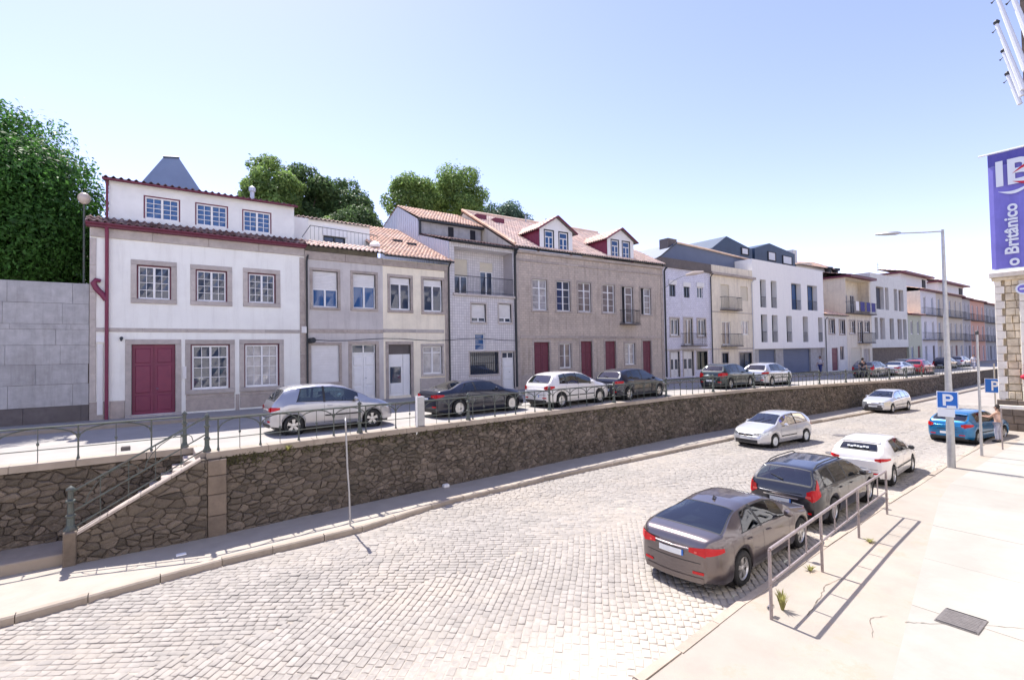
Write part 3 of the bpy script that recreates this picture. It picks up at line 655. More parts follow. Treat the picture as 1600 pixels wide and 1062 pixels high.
def tiles(root, A, Bp, C_, D_, m='roof', pw=.21, cl=.36, name='roof_tiles', r=.055):
    # A,B: eave left/right; D,C: ridge left/right ; real half-round channels laid in courses
    A, Bp, C_, D_ = map(Vector, (A, Bp, C_, D_)); nc = max(1, int((Bp-A).length/pw)); nr = max(1, int(((D_-A).length+(C_-Bp).length)/2/cl)); N = (Bp-A).cross(D_-A).normalized()
    if N.z < 0: N = -N
    prof = [(0, -.3), (.18, -.25), (.30, .35), (.5, 1.0), (.70, .35), (.82, -.25), (1, -.3)]
    V, F, Tn = [], [], []; k = len(prof)
    for i in range(nc):
        for j in range(nr):
            base = len(V); t = random.random()
            for (e, lift) in ((0, .028), (1, .0)):
                bv = min((j+e*1.04)/nr, 1)
                for (pu, h) in prof:
                    u_ = (i+pu)/nc; P = A.lerp(Bp, u_).lerp(D_.lerp(C_, u_), bv)+N*(h*r+lift); V.append(tuple(P)); Tn.append(t)
            for q in range(k-1): F.append((base+q, base+q+1, base+k+q+1, base+k+q))
            base2 = len(V)   # the butt end of the course
            for (pu, h) in prof: V.append(tuple(Vector(V[base+prof.index((pu, h))])-N*.03)); Tn.append(t)
            for q in range(k-1): F.append((base2+q, base2+q+1, base+q+1, base+q))
    me = npmesh(name, np.array(V), np.array(F), [m], Tn); o = link(name, me, root); tag(o, kind='stuff')
    th = N*-.06; MB().quad([A+th, Bp+th, C_+th, D_+th], 'granite_d').build('roof_deck', root, fix=False)
    return o
def gutter(root, s0, s1, y, z, m='darkmetal', r=.06):
    b = MB(); n = 6; k = b.mi(m)
    for x in (s0, s1):
        for q in range(n+1): a = math.pi*q/n; b.v.append((x, y-r*math.cos(a), z-r*math.sin(a))); b.t.append(.5)
    for q in range(n): b.f.append((q, q+1, n+1+q+1, n+1+q)); b.m.append(k)
    b.box(s0, s1, y-r-.012, y-r+.004, z-.02, z+.02, m); b.build('gutter', root, fix=False)
def balcony(root, s0, s1, z0, z1, dep=.55, m='darkmetal', slab='granite_d', n=None, floor=.09):
    b = MB().bbox(s0, s1, -dep, 0, z0-floor, z0, slab, .012); b.build('balcony_floor', root)
    ro = MB(); ro.tube([(s0+.03, 0, z1), (s0+.03, -dep+.04, z1), (s1-.03, -dep+.04, z1), (s1-.03, 0, z1)], .02, m, 6); ro.tube([(s0+.03, 0, z0+.08), (s0+.03, -dep+.04, z0+.08), (s1-.03, -dep+.04, z0+.08), (s1-.03, 0, z0+.08)], .012, m, 5)
    n = n or int((s1-s0)/.14)
    for k in range(n+1): x = lerp(s0+.03, s1-.03, k/n); ro.tube([(x, -dep+.04, z0), (x, -dep+.04, z1)], .009, m, 4, cap=False)
    for k in range(1, 4):
        for x in (s0+.03, s1-.03): ro.tube([(x, -dep*k/4, z0), (x, -dep*k/4, z1)], .009, m, 4, cap=False)
    ro.build('balcony_railing', root)
# ------------------------------------------------------------------ the row of houses (widths, storeys and openings in metres)
def hh(zb): return lambda s0, s1, z0, z1: (s0, s1, z0-zb, z1-zb)
# --- A: white house
ZB = 2.3; q = hh(ZB)
A = root_bld((-1.89, 24.5), (5.8, 24.5), ZB, 'white plastered house with dark red door, red downpipe and a set-back attic', 'house')
up = [q(1.42, 2.54, 6.97, 8.31), q(3.38, 4.53, 6.97, 8.29), q(5.32, 6.45, 6.99, 8.31)]; lo = [q(3.2, 4.62, 3.28, 5.16), q(5.17, 6.58, 3.28, 5.17)]; dr = q(1.26, 2.68, 2.40, 5.16)
shell(A, 0, 7.69, 0, 9.62-ZB, up+lo+[dr], 'white_wall', depth=9)
for h in up:
    surround(A, h, .19, 'granite_l'); window(A, h, cols=4, rows=4, sep=True, mull=True, trim='redtrim', fw=.05, bar=.02, glass='glass')
for h in lo:
    surround(A, h, .19, 'granite_l'); b = window(A, h, cols=4, rows=3, sep=True, trans=h[3]-.55, trim='redtrim', fw=.07, bar=.022, glass='glass_w')
    MB().bbox(h[0]-.17, h[1]+.17, -.025, .05, .62, h[2]-.2, 'granite', .015).build('apron_stone', A); MB().bbox(h[0]-.17, h[1]+.17, -.025, .05, .10, .612, 'granite', .015).build('apron_stone', A)
surround(A, dr, .2, 'granite_l', sill=False, base=.05); door(A, dr, m='red', leaves=2, panels=3); MB().bbox(1.06, 2.88, -.18, .1, 0, .09, 'granite_l', .012).build('door_step', A)
band(A, 0.18, 7.46, 5.65-ZB, 5.80-ZB, 'granite_l', .035); band(A, .02, 7.67, 9.25-ZB, 9.60-ZB, 'granite_l', .08, 'cornice', 1.9)
for k in range(6): MB().bbox(0.0, .19, -.04, .1, .72+k*1.03, .72+(k+1)*1.03-.008, 'granite_l', .012).build('quoin_stone', A); MB().bbox(7.47, 7.69, -.04, .1, .15+k*1.12, .15+(k+1)*1.12-.008, 'granite', .012).build('quoin_stone', A)
for s0, s1 in ((0, .44), (.6, 1.05), (4.83, 4.97), (6.8, 7.46)): MB().bbox(s0, s1, -.045, .05, 0, .70, 'granite', .015).build('plinth_stone', A)
MB().bbox(.22, .40, -.05, .0, .2, 2.9, 'offwhite', .01).build('meter_cabinet', A); MB().box(.2, .44, -.09, 0, 2.95, 3.18, 'white').build('meter_box', A)
MB().tube([(.95, -.02, 3.12), (.95, -.15, 3.10), (.95, -.22, 3.0)], [.05, .06, .03], 'darkmetal', 8).build('wall_lamp', A, smooth=True)
MB().box(2.93, 3.05, -.1, 0, 1.45, 1.95, 'offwhite').build('letter_box', A)
b = MB(); b.tube([(.51, -.10, 0), (.51, -.10, 7.05), (.51, -.28, 7.32)], .060, 'red', 10); dp = b.build('downpipe', A, smooth=True)
MB().tube([(.49, -.10, 4.55), (.36, -.10, 4.78), (.20, -.10, 4.98), (.12, -.10, 5.17), (.20, -.10, 5.30), (.33, -.10, 5.27)], [.085, .10, .10, .10, .09, .07], 'red', 10).build('pipe_branch', A, smooth=True)
tiles(A, (-.12, -.36, 7.46), (7.75, -.36, 7.46), (7.75, .25, 7.78), (-.12, .25, 7.78), 'roofd', .235, .3)
gutter(A, -.1, 7.72, -.36, 7.42, 'redtrim', .05); MB().box(-.1, 7.7, -.30, 0, 7.30, 7.40, 'redtrim').build('soffit', A)
at = [(1.63, 2.86, 7.93, 8.86), (3.38, 4.60, 7.90, 8.86), (5.14, 6.33, 7.87, 8.84)]
b = MB(); wall_grid(b, .55, 7.30, 7.6, 9.25, at, 'attic_wall', .22, .12); b.quad([(.55, 6, 7.6), (.55, .22, 7.6), (.55, .22, 9.25), (.55, 6, 9.25)], 'attic_wall'); b.quad([(7.3, .22, 7.6), (7.3, 6, 7.6), (7.3, 6, 9.25), (7.3, .22, 9.25)], 'attic_wall'); b.quad([(.56, .7, 7.5), (7.29, .7, 7.5), (7.29, .7, 9.2), (.56, .7, 9.2)], 'dark'); b.build('attic_storey', A, fix=False)
b = MB(); b.quad([(7.3, 1.3, 7.5), (8.2, 1.3, 7.5), (8.2, 1.3, 9.1), (7.3, 1.3, 9.1)], 'attic_wall'); b.build('attic_return', A, fix=False)
for h in at: window(A, h, d=.28, cols=4, rows=4, sep=True, trim='redtrim', fw=.05, bar=.022, glass='glass_b')
tiles(A, (.35, -.02, 9.30), (7.4, -.02, 9.26), (7.4, 4, 10.1), (.35, 4, 10.1), 'roofd', .235, .36); gutter(A, .35, 7.4, -.02, 9.24, 'redtrim', .05)
MB().tube([(.50, .14, 7.7), (.50, .14, 9.2)], .045, 'redtrim', 8).build('attic_downpipe', A, smooth=True)
MB().tube([(6.15, 4.3, 9.3), (6.15, 4.3, 10.9)], .10, 'zinc', 8).lathe([(.16, 0), (.16, .2), (.02, .3)], 'zinc', (6.15, 4.3, 10.9), 8).build('flue', A, smooth=True)
# roof lantern behind the attic
pl = empty('roof_lantern', (.7, 30, 2.2), label='blue-grey metal clad pyramid rising behind the attic of the white house', cat='roof lantern')
b = MB(); V = [(-1.35, -1.2, 0), (1.55, -1.2, 0), (1.55, 1.6, 0), (-1.35, 1.6, 0)]; T_ = [(-.22, -.1, 12.35), (.42, -.1, 12.45), (.42, .5, 12.45), (-.22, .5, 12.35)]; L_ = [(x, y, 10.2) for x, y, z in V]
for k in range(4): b.quad([V[k], V[(k+1) % 4], L_[(k+1) % 4], L_[k]], 'slatel'); b.quad([L_[k], L_[(k+1) % 4], T_[(k+1) % 4], T_[k]], 'slatel')
b.quad(T_, 'darkblue'); b.build('metal_hood', pl, fix=False); MB().tube([(-.24, -.12, 12.37), (.44, -.12, 12.47)], .05, 'darkblue', 6).build('ridge_cap', pl)
# --- B: lilac house
q = hh(ZB); B_ = root_bld((5.8, 24.5), (9.6, 24.5), ZB, 'narrow lilac-grey rendered house with half-lowered white shutters and a white door', 'house')
u = [q(.36, 1.52, 6.9, 8.63), q(2.27, 3.41, 6.91, 8.64)]; l1 = q(.27, 1.56, 3.33, 5.09); d1 = q(2.18, 3.39, 2.44, 5.11)
shell(B_, 0, 3.8, 0, 9.5-ZB, u+[l1, d1], 'lilac_wall', depth=9)
for h, k in zip(u, (.88, .64)):
    surround(B_, h, .13, 'granite'); shutter(B_, (h[0]+.02, h[1]-.02, h[3]-k, h[3]-.02)); w0 = window(B_, (h[0], h[1], h[2], h[3]-k+.02), cols=2, rows=1, fw=.05, glass='glass_b')
surround(B_, l1, .13, 'granite'); MB().box(l1[0], l1[1], .05, .09, l1[2], l1[3], 'offwhite').build('shutter_frame', B_); shutter(B_, (l1[0]+.06, l1[1]-.06, l1[2]+.06, l1[3]-.06), .045, pitch=.12)
surround(B_, d1, .17, 'granite', sill=False, base=.0); door(B_, d1, m='white', leaves=2, panels=3, trans=d1[3]-.45)
band(B_, .12, 3.8, 5.68-ZB, 5.86-ZB, 'granite', .03); band(B_, 0, 3.8, 9.14-ZB, 9.52-ZB, 'granite', .06, 'cornice', 1.9)
MB().bbox(.0, .11, -.03, .1, .1, 6.8, 'granite', .012).build('pilaster', B_); MB().bbox(.22, 2.0, -.03, .05, 0, .62, 'granite', .012).build('plinth_stone', B_)
downpipe(B_, .08, .4, 6.95); MB().box(-.16, .06, -.12, 0, 3.36, 3.66, 'offwhite').build('junction_box', B_); MB().tube([(.2, -.05, 3.0), (.3, -.35, 3.02)], [.13, .13], 'darkmetal', 8).build('flood_lamp', B_)
tiles(B_, (0, -.38, 7.44), (3.95, -.38, 7.44), (3.95, 1.2, 7.98), (0, 1.2, 7.98), 'roofp', .21, .36)
b = MB(); wall_grid(b, .25, 4.05, 7.3, 9.42, [(1.55, 2.7, 7.5, 8.62)], 'modern_white', 2.5, .1); b.quad([(4.05, 2.5, 7.3), (4.05, 7, 7.3), (4.05, 7, 9.35), (4.05, 2.5, 9.35)], 'modern_white'); b.quad([(.25, 7, 7.3), (.25, 2.5, 7.3), (.25, 2.5, 9.4), (.25, 7, 9.4)], 'modern_white'); b.quad([(.3, 2.9, 7.3), (4, 2.9, 7.3), (4, 2.9, 9.3), (.3, 2.9, 9.3)], 'dark'); b.build('attic_storey', B_, fix=False)
MB().box(1.5, 2.75, 2.38, 2.5, 8.62, 9.05, 'white').build('shutter_box', B_); window(B_, (1.55, 2.7, 7.5, 8.62), 2.56, cols=2, rows=1, frame='darkmetal', glass='glass')
tiles(B_, (.2, 2.35, 9.43), (4.1, 2.35, 9.40), (4.1, 6, 10.0), (.2, 6, 10.0), 'roofp', .21, .36)
b = MB(); b.tube([(.55, 1.1, 8.72), (3.95, 1.1, 8.62)], .018, 'darkmetal', 6); b.tube([(.55, 1.1, 8.72), (.12, .9, 8.05)], .018, 'darkmetal', 6)
for k in range(18): x = .55+k*.2; b.tube([(x, 1.1, 7.9), (x, 1.1, 8.72-k*.006)], .008, 'darkmetal', 4)
b.build('terrace_railing', B_); MB().lathe([(.25, 0), (.3, .12), (.16, .28), (.02, .32)], 'white', (3.75, .9, 7.95), 8).build('terrace_bundle', B_, smooth=True)
MB().box(0, 3.95, 1.22, 1.32, 7.2, 8.02, 'cream2_wall').box(3.80, 4.05, 1.32, 2.5, 7.2, 8.25, 'cream2_wall').build('terrace_kerb_wall', B_)
# --- C: cream house
C_ = root_bld((9.6, 24.5), (13.46, 24.5), ZB, 'cream rendered house under a broad sunlit terracotta roof', 'house')
u = [q(.39, 1.51, 6.9, 8.6), q(2.28, 3.40, 6.87, 8.62)]; d1 = q(.27, 1.49, 2.46, 5.1); l1 = q(2.2, 3.35, 3.5, 5.0)
shell(C_, 0, 3.86, 0, 9.5-ZB, u+[d1, l1], 'cream_wall', depth=9)
for h in u: surround(C_, h, .15, 'granite'); MB().box(h[0]+.03, h[1]-.03, .08, .14, h[3]-.30, h[3]-.02, 'offwhite').build('shutter_box', C_); window(C_, (h[0], h[1], h[2], h[3]-.3), cols=2, rows=1, fw=.07, glass='glass_w')
surround(C_, d1, .16, 'granite', sill=False, base=0); door(C_, (d1[0], d1[0]+.82, d1[2], d1[3]-.5), m='white', leaves=1, panels=2, glass='glass'); MB().box(d1[0]+.83, d1[1], .1, .16, d1[2], d1[3]-.5, 'white').build('side_panel', C_); MB().box(d1[0], d1[1], .1, .16, d1[3]-.49, d1[3], 'granite_d').build('transom_panel', C_)
surround(C_, l1, .13, 'granite_l'); window(C_, l1, cols=2, rows=1, trans=l1[3]-.35, fw=.07, glass='glass_w')
MB().bbox(2.0, 3.5, -.04, .05, .06, .98, 'granite_l', .015).build('apron_stone', C_); MB().bbox(3.55, 3.86, -.03, .05, 0, 7.0, 'granite', .012).build('pilaster', C_)
band(C_, 0, 3.5, 5.72-ZB, 5.90-ZB, 'granite_l', .03); band(C_, 0, 3.86, 9.14-ZB, 9.45-ZB, 'granite', .07, 'cornice', 1.9)
downpipe(C_, 3.78, .3, 7.28); gutter(C_, -.02, 3.95, -.40, 7.33)
tiles(C_, (-.02, -.42, 7.36), (4.02, -.42, 7.36), (4.02, 7.0, 10.62), (-.02, 7.0, 10.62), 'roof', .21, .38)
for s, d in ((2.1, 2.9), (2.75, 2.4)): MB().box(s-.28, s+.28, d-.02, d+.25, 7.36+(d+.42)*.44+.06, 7.36+(d+.6)*.44+.10, 'darkmetal').build('roof_vent', C_)
# --- D: tiled house with a recessed balcony
D_ = root_bld((13.48, 24.5), (18.05, 24.5), ZB, 'three-storey house clad in small lilac tiles with a recessed top balcony', 'house')
rec = q(.32, 4.36, 7.98, 10.62); m1, m2, s1_, g1, dd = q(1.4, 2.36, 6.38, 7.42), q(3.30, 4.2, 6.4, 7.5), q(1.6, 2.3, 4.72, 5.72), q(1.24, 3.2, 3.35, 4.64), q(3.48, 4.37, 2.42, 4.62)
shell(D_, 0, 4.57, 0, 10.85-ZB, [rec+(.95,), m1, m2, s1_, g1, dd], 'tile_lilac', depth=10, side='zinc', dk=1.7)
b = MB(); rw = [(.75, 1.72, rec[2]+.05, 10.12-ZB), (2.6, 3.52, rec[2]+.05, 10.06-ZB)]; wall_grid(b, .32, 4.36, rec[2], rec[3], rw, 'tile_lilac', .95, .12); b.quad([(.32, 1.15, rec[2]), (4.36, 1.15, rec[2]), (4.36, 1.15, rec[3]), (.32, 1.15, rec[3])], 'dark'); b.build('recess_wall', D_, fix=False)
for h, k in zip(rw, (1.0, .55)): shutter(D_, (h[0], h[1], h[3]-k, h[3]), .98, 'cream_sh'); window(D_, (h[0], h[1], h[2], h[3]-k), 1.02, cols=2, rows=1, fw=.05, glass='glass')
MB().bbox(.2, 4.45, -.12, .0, rec[2]-.14, rec[2], 'granite_l', .015).build('balcony_edge', D_)
b = MB(); b.tube([(.32, -.04, rec[2]+1.0), (4.36, -.04, rec[2]+1.0)], .02, 'darkmetal', 6); b.tube([(.32, -.04, rec[2]+.1), (4.36, -.04, rec[2]+.1)], .014, 'darkmetal', 6)
for k in range(41): x = .34+k*.1; b.tube([(x, -.04, rec[2]), (x, -.04, rec[2]+1.0)], .006, 'darkmetal', 4, cap=False)
b.build('balcony_railing', D_)
for h in (m1, m2): surround(D_, h, .10, 'granite_l'); shutter(D_, (h[0]+.02, h[1]-.02, h[2]+.25, h[3]-.02), m='offwhite'); window(D_, (h[0], h[1], h[2], h[2]+.27), cols=2, rows=1, fw=.04)
window(D_, s1_, cols=1, rows=3, mull=False, frame='white', glass='glass_b', sep=True)
MB().box(g1[0], g1[1], .16, .18, g1[2], g1[3], 'glass').build('pane', D_); b = MB()
for k in range(14): x = lerp(g1[0]+.05, g1[1]-.05, k/13); b.tube([(x, .03, g1[2]), (x, .03, g1[3])], .014, 'darkmetal', 5)
for z in (.2, .65, 1.1): b.tube([(g1[0], .03, g1[2]+z), (g1[1], .03, g1[2]+z)], .014, 'darkmetal', 5)
b.build('window_grille', D_); surround(D_, g1, .09, 'granite_l'); surround(D_, dd, .10, 'granite_l', sill=False, base=0); door(D_, dd, m='white', leaves=1, panels=3, trans=dd[3]-.4)
for s0, s1 in ((0, 1.1), (1.12, 2.2), (2.22, 3.36)): MB().bbox(s0, s1, -.03, .05, 0, .7, 'granite_l', .012).build('plinth_stone', D_)
downpipe(D_, 4.48, .2, 8.35); gutter(D_, -.05, 4.62, -.26, 8.58); tiles(D_, (-.05, -.28, 8.62), (4.62, -.28, 8.62), (4.62, 3.85, 9.75), (-.05, 3.85, 9.75), 'roofd', .21, .4)
b = MB(); b.quad([(0, 3.85, 9.3), (4.57, 3.85, 9.3), (4.57, 3.85, 10.62), (0, 3.85, 10.62)], 'granite_w'); b.build('attic_wall', D_, fix=False)
for s in (2.25, 3.9): MB().box(s-.18, s+.18, 3.78, 3.87, 9.75, 10.45, 'dark').build('attic_window', D_)
MB().box(-.05, 4.65, 3.55, 3.86, 10.56, 10.68, 'darkmetal').build('attic_fascia', D_); MB().box(-.02, .10, 3.70, 3.86, 9.6, 10.6, 'darkmetal').build('attic_corner', D_)
tiles(D_, (-.05, 3.55, 10.70), (4.65, 3.55, 10.70), (4.65, 7.1, 12.32), (-.05, 7.1, 12.32), 'roof', .21, .38)
tiles(D_, (4.65, 10.4, 11.2), (-.05, 10.4, 11.2), (-.05, 7.1, 12.32), (4.65, 7.1, 12.32), 'roof', .21, .38)
b = MB(); prof = [(0.0, 8.55), (3.85, 9.70), (3.85, 10.66), (7.1, 12.26), (10.3, 11.2), (10.3, 0), (0, 0)]
b.quad([(-.012, y, z) for y, z in prof], 'zinc')
for k in range(34):
    y = .12+k*.30
    zt_ = interp([(0, 8.55), (3.84, 9.70), (3.86, 10.66), (7.1, 12.26), (10.3, 11.2)], y); b.box(-.045, -.012, y-.03, y+.03, 4, zt_, 'zinc')
b.build('ribbed_side_cladding', D_)
# --- E: long tiled house with dormers
zE = 2.3; q = hh(zE); E = root_bld((18.08, 24.6), (31.75, 24.1), zE, 'long taupe tiled house with wine-red doors and two dormers in its roof', 'house')
us = [q(1.31, 2.46, 7.23, 9.18), q(3.25, 4.4, 7.23, 9.19), q(5.1, 6.25, 7.24, 9.2), q(7.33, 8.5, 7.25, 9.2), q(9.2, 10.35, 6.55, 9.16), q(11.19, 12.3, 7.23, 9.16)]
ds = [q(1.35, 2.55, 2.42, 5.2), q(5.24, 6.25, 2.42, 5.25), q(7.48, 8.5, 2.42, 5.25), q(11.27, 12.2, 2.42, 5.26)]; gs = [q(3.4, 4.38, 3.5, 5.1), q(9.4, 10.45, 3.56, 5.1)]
shell(E, 0, 13.68, 0, 10.95-zE, us+ds+gs, 'tile_brown', depth=9)
for k, h in enumerate(us):
    surround(E, h, .13, 'granite'); 
    if k < 4: window(E, h, cols=2, rows=3, trans=h[3]-.55, fw=.05, glass='glass_w', sep=False)
    else:
        MB().box(h[0], h[0]+.42, .17, .19, h[2], h[3], 'dark').build('open_gap', E); window(E, (h[0]+.42, h[1], h[2], h[3]), cols=1, rows=3, trans=h[3]-.55, mull=False, fw=.06, glass='glass_w')
for h in ds: surround(E, h, .14, 'granite', sill=False, base=0); door(E, h, m='redtrim', leaves=2, panels=3)
for h in gs: surround(E, h, .12, 'granite'); window(E, h, cols=2, rows=2, fw=.06, glass='glass_w')
for s0, s1 in ((.1, 1.2), (2.7, 5.08), (6.4, 7.32), (8.66, 11.1)): MB().bbox(s0, s1, -.03, .05, 0, .85, 'granite', .012).build('plinth_stone', E)
for s0, s1 in ((0, .28), (13.4, 13.68)): MB().bbox(s0, s1, -.04, .1, .0, 8.0, 'granite', .015).build('pilaster', E)
band(E, .3, 13.38, 5.42-zE, 5.60-zE, 'granite', .05); band(E, .0, 13.68, 10.22-zE, 10.36-zE, 'granite', .05, 'cornice', 1.7); band(E, 0, 13.68, 10.74-zE, 10.94-zE, 'granite', .14, 'cornice', 1.7)
balcony(E, 8.95, 10.6, 6.5-zE, 7.45-zE, .5); gutter(E, -.1, 13.75, -.25, 8.74); downpipe(E, -.06, .2, 8.55, r=.09); downpipe(E, 13.78, .2, 8.55, r=.07)
RO = lambda s, d: 8.80+(d+.25)*.55
tiles(E, (-.1, -.25, RO(0, -.25)), (13.75, -.25, RO(0, -.25)), (13.2, 6.5, RO(0, 6.5)), (-.1, 6.5, RO(0, 6.5)), 'roofp', .22, .40)
tiles(E, (13.75, 9, 11.0), (-.1, 9, 11.0), (-.1, 6.5, RO(0, 6.5)), (13.2, 6.5, RO(0, 6.5)), 'roofp', .22, .40)
b = MB(); b.quad([(-.02, .0, 0), (-.02, .0, 8.75), (-.02, 6.5, RO(0, 6.5)-.1), (-.02, 9, 11.0), (-.02, 9, 0)], 'cream2_wall'); b.build('gable_wall', E); b = MB().quad([(13.6, .0, 0), (13.6, .0, 8.75), (13.2, 6.5, RO(0, 6.5)-.1), (13.6, 9, 11.0), (13.6, 9, 0)], 'cream2_wall'); b.build('gable_wall', E)
MB().tube([(-.08, -.2, RO(0, -.2)+.10), (-.08, 6.5, RO(0, 6.5)+.12)], .11, 'roof', 6).build('verge_tiles', E); MB().tube([(-.1, 6.5, RO(0, 6.5)+.08), (13.2, 6.5, RO(0, 6.5)+.08)], .11, 'roofp', 6).build('ridge_tiles', E)
for s, d in ((1.9, 4.6), (.6, 4.9)): MB().box(s-.4, s+.4, d, d+.5, RO(0, d)+.05, RO(0, d+.5)+.12, 'redtrim').build('roof_window', E)
for s in (5.4, 7.4): MB().tube([(s, 6.3, RO(0, 6.4)), (s, 6.3, RO(0, 6.4)+.5)], .06, 'galv', 6).build('roof_flue', E)
for (s0, s1, zb_, ze, za) in ((1.94, 4.67, 11.05, 12.55, 13.36), (7.87, 10.52, 11.05, 12.58, 13.30)):
    zb_ -= zE; ze -= zE; za -= zE; mid = (s0+s1)/2; back = (ze-RO(0, 0))/.55; ap = (za-RO(0, 0))/.55
    wn = [(s0+.34, s0+1.17, zb_+.03, ze-.10), (s1-1.20, s1-.36, zb_+.03, ze-.10)]
    b = MB(); wall_grid(b, s0, s1, zb_, ze, wn, 'white', -.02, .10); b.quad([(s0, -.02, ze), (s1, -.02, ze), (mid, -.02, za-.06)], 'white'); b.quad([(s0+.05, .25, zb_), (s1-.05, .25, zb_), (s1-.05, .25, ze), (s0+.05, .25, ze)], 'dark'); dm = b.build('dormer', E, fix=False)
    b = MB(); b.quad([(s0-.012, 0, zb_-.2), (s0-.012, 0, ze), (s0-.012, back, ze)], 'red'); b.quad([(s1+.012, 0, zb_-.2), (s1+.012, 0, ze), (s1+.012, back, ze)], 'red')
    for k in range(1, 14): y = back*k/14; b.box(s0-.03, s0-.012, y-.012, y+.012, RO(0, y)-.1, ze-.02, 'red')
    b.build('red_cheek', dm, fix=False)
    for sg, s in ((-1, s0-.28), (1, s1+.28)):
        A_ = (s, -.22, ze-.18); R2 = (mid, -.22, za); R3 = (mid, ap, za); A3 = (s, max(back-.35, .5), ze-.18)
        if sg > 0: tiles(dm, A3, A_, R2, R3, 'roofp', .22, .38, 'dormer_tiles')
        else: tiles(dm, A_, A3, R3, R2, 'roofp', .22, .38, 'dormer_tiles')
        MB().tube([(s, -.25, ze-.20), (mid, -.25, za+.0)], .06, 'redtrim', 6).build('barge_board', dm)
    for h in wn:
        b = MB(); a_, c_, e_, f_ = h; d = .03
        for x0, x1, z0, z1 in ((a_, a_+.07, e_, f_), (c_-.07, c_, e_, f_), (a_, c_, f_-.07, f_), (a_, c_, e_, e_+.05)): b.box(x0, x1, d-.06, d+.02, z0, z1, 'darkmetal')
        b.build('dormer_frame', dm)
        b = MB(); m_ = (a_+c_)/2
        for x0, x1, z0, z1 in ((a_+.08, a_+.13, e_+.06, f_-.08), (c_-.13, c_-.08, e_+.06, f_-.08), (m_-.03, m_+.03, e_+.06, f_-.45), (a_+.13, c_-.13, f_-.14, f_-.08), (a_+.13, c_-.13, f_-.50, f_-.44), (a_+.13, c_-.13, e_+.06, e_+.13), (a_+.13, c_-.13, (e_+f_)/2-.25, (e_+f_)/2-.22)): b.box(x0, x1, d-.03, d+.03, z0, z1, 'white')
        b.quad([(a_, d+.01, e_), (c_, d+.01, e_), (c_, d+.01, f_), (a_, d+.01, f_)], 'glass_b'); b.build('dormer_window', dm)
# --- F: purple tiled house
q = hh(zE); F_ = root_bld((31.9, 24.3), (38.4, 24.3), zE, 'three-storey violet-blue tiled house with a dark parapet and one iron balcony', 'house')
tw = [q(.9, 1.7, 8.76, 9.68), q(2.75, 3.55, 8.76, 9.62), q(4.55, 5.4, 8.78, 9.72)]; mw = [q(.95, 2.0, 5.69, 7.0), q(2.7, 3.75, 4.95, 7.05), q(4.5, 5.6, 5.65, 7.04)]; gw = [q(.85, 1.95, 2.42, 4.42), q(2.5, 3.8, 2.42, 4.42), q(4.3, 5.75, 2.9, 4.4)]
shell(F_, 0, 6.5, 0, 11.0-zE, tw+mw+gw, 'tile_purple', depth=9)
for k, h in enumerate(tw): MB().box(h[0]-.08, h[1]+.1, -.06, 0, h[3], h[3]+.36, 'offwhite').build('shutter_box', F_); window(F_, h, cols=2, rows=1, fw=.06, frame='white' if k == 2 else 'darkmetal', glass=('glass', 'glass_w', 'glass')[k])
for h in mw: surround(F_, h, .14, 'granite_l'); window(F_, h, cols=2, rows=1, fw=.09, glass='glass_w')
balcony(F_, 2.2, 4.95, 4.9-zE, 5.85-zE, .6)
for k, h in enumerate(gw): surround(F_, h, .12, 'granite_l', sill=False); (door(F_, h, m='offwhite', leaves=2, panels=2, glass='glass') if k < 2 else window(F_, h, cols=2, rows=1, frame='darkmetal', glass='carglass_l'))
band(F_, 0, 6.5, 11.0-zE, 11.14-zE, 'granite_d', .2, 'cornice', 1.6); MB().box(-.05, 6.5, -.12, 3, 11.14-zE, 11.72-zE, 'granite_d').build('parapet', F_); band(F_, .1, 6.4, 4.5-zE, 4.62-zE, 'granite_l', .03)
downpipe(F_, 6.42, .2, 8.6); 
sl_ = empty('bracket_street_lamp', (32.1, 24.2, 9.3), label='white bracket street lamp on the corner of the violet-blue tiled house', cat='street lamp')
MB().tube([(0, 0, 0), (.5, -.5, .6), (1.0, -1.2, .95)], .035, 'galv', 6).build('arm', sl_, smooth=True); MB().tube([(1.0, -1.2, .95), (1.4, -1.7, 1.08), (1.8, -2.2, 1.12)], [.08, .17, .09], 'lampwhite', 8).build('lamp_head', sl_, smooth=True)
# --- slate gable behind F and G
sg_ = empty('slate_gable', (31.5, 26, 2.2), label='blue-grey slate clad gable rising behind the violet tiled and cream houses', cat='building')
P = [(.0, 0), (.0, 8.9), (2.5, 10.05), (4.65, 11.4), (9.2, 11.29), (16.9, 11.0), (17.4, 9.9), (17.4, 0)]; b = MB(); b.quad([(x, 0, z) for x, z in P], 'slate'); b.quad([(x, 5, z) for x, z in P][::-1], 'slate')
for k in range(1, 7): a, c = P[k], P[(k+1) % 8]; b.quad([(a[0], 0, a[1]), (c[0], 0, c[1]), (c[0], 5, c[1]), (a[0], 5, a[1])], 'slate')
b.quad([(0, 0, 0), (0, 5, 0), (0, 5, 8.9), (0, 0, 8.9)], 'slate'); b.build('clad_wall', sg_)
MB().tube([(4.65, -.1, 11.45), (9.2, -.1, 11.35), (16.9, -.1, 11.05)], .09, 'roofp', 6).build('verge_tiles', sg_); MB().tube([(0, -.1, 8.95), (2.5, -.1, 10.1), (4.65, -.1, 11.45)], .06, 'darkmetal', 6).build('verge_flashing', sg_); MB().box(4.0, 5.2, .3, 1.2, 11.0, 11.85, 'granite_d').build('chimney', sg_)
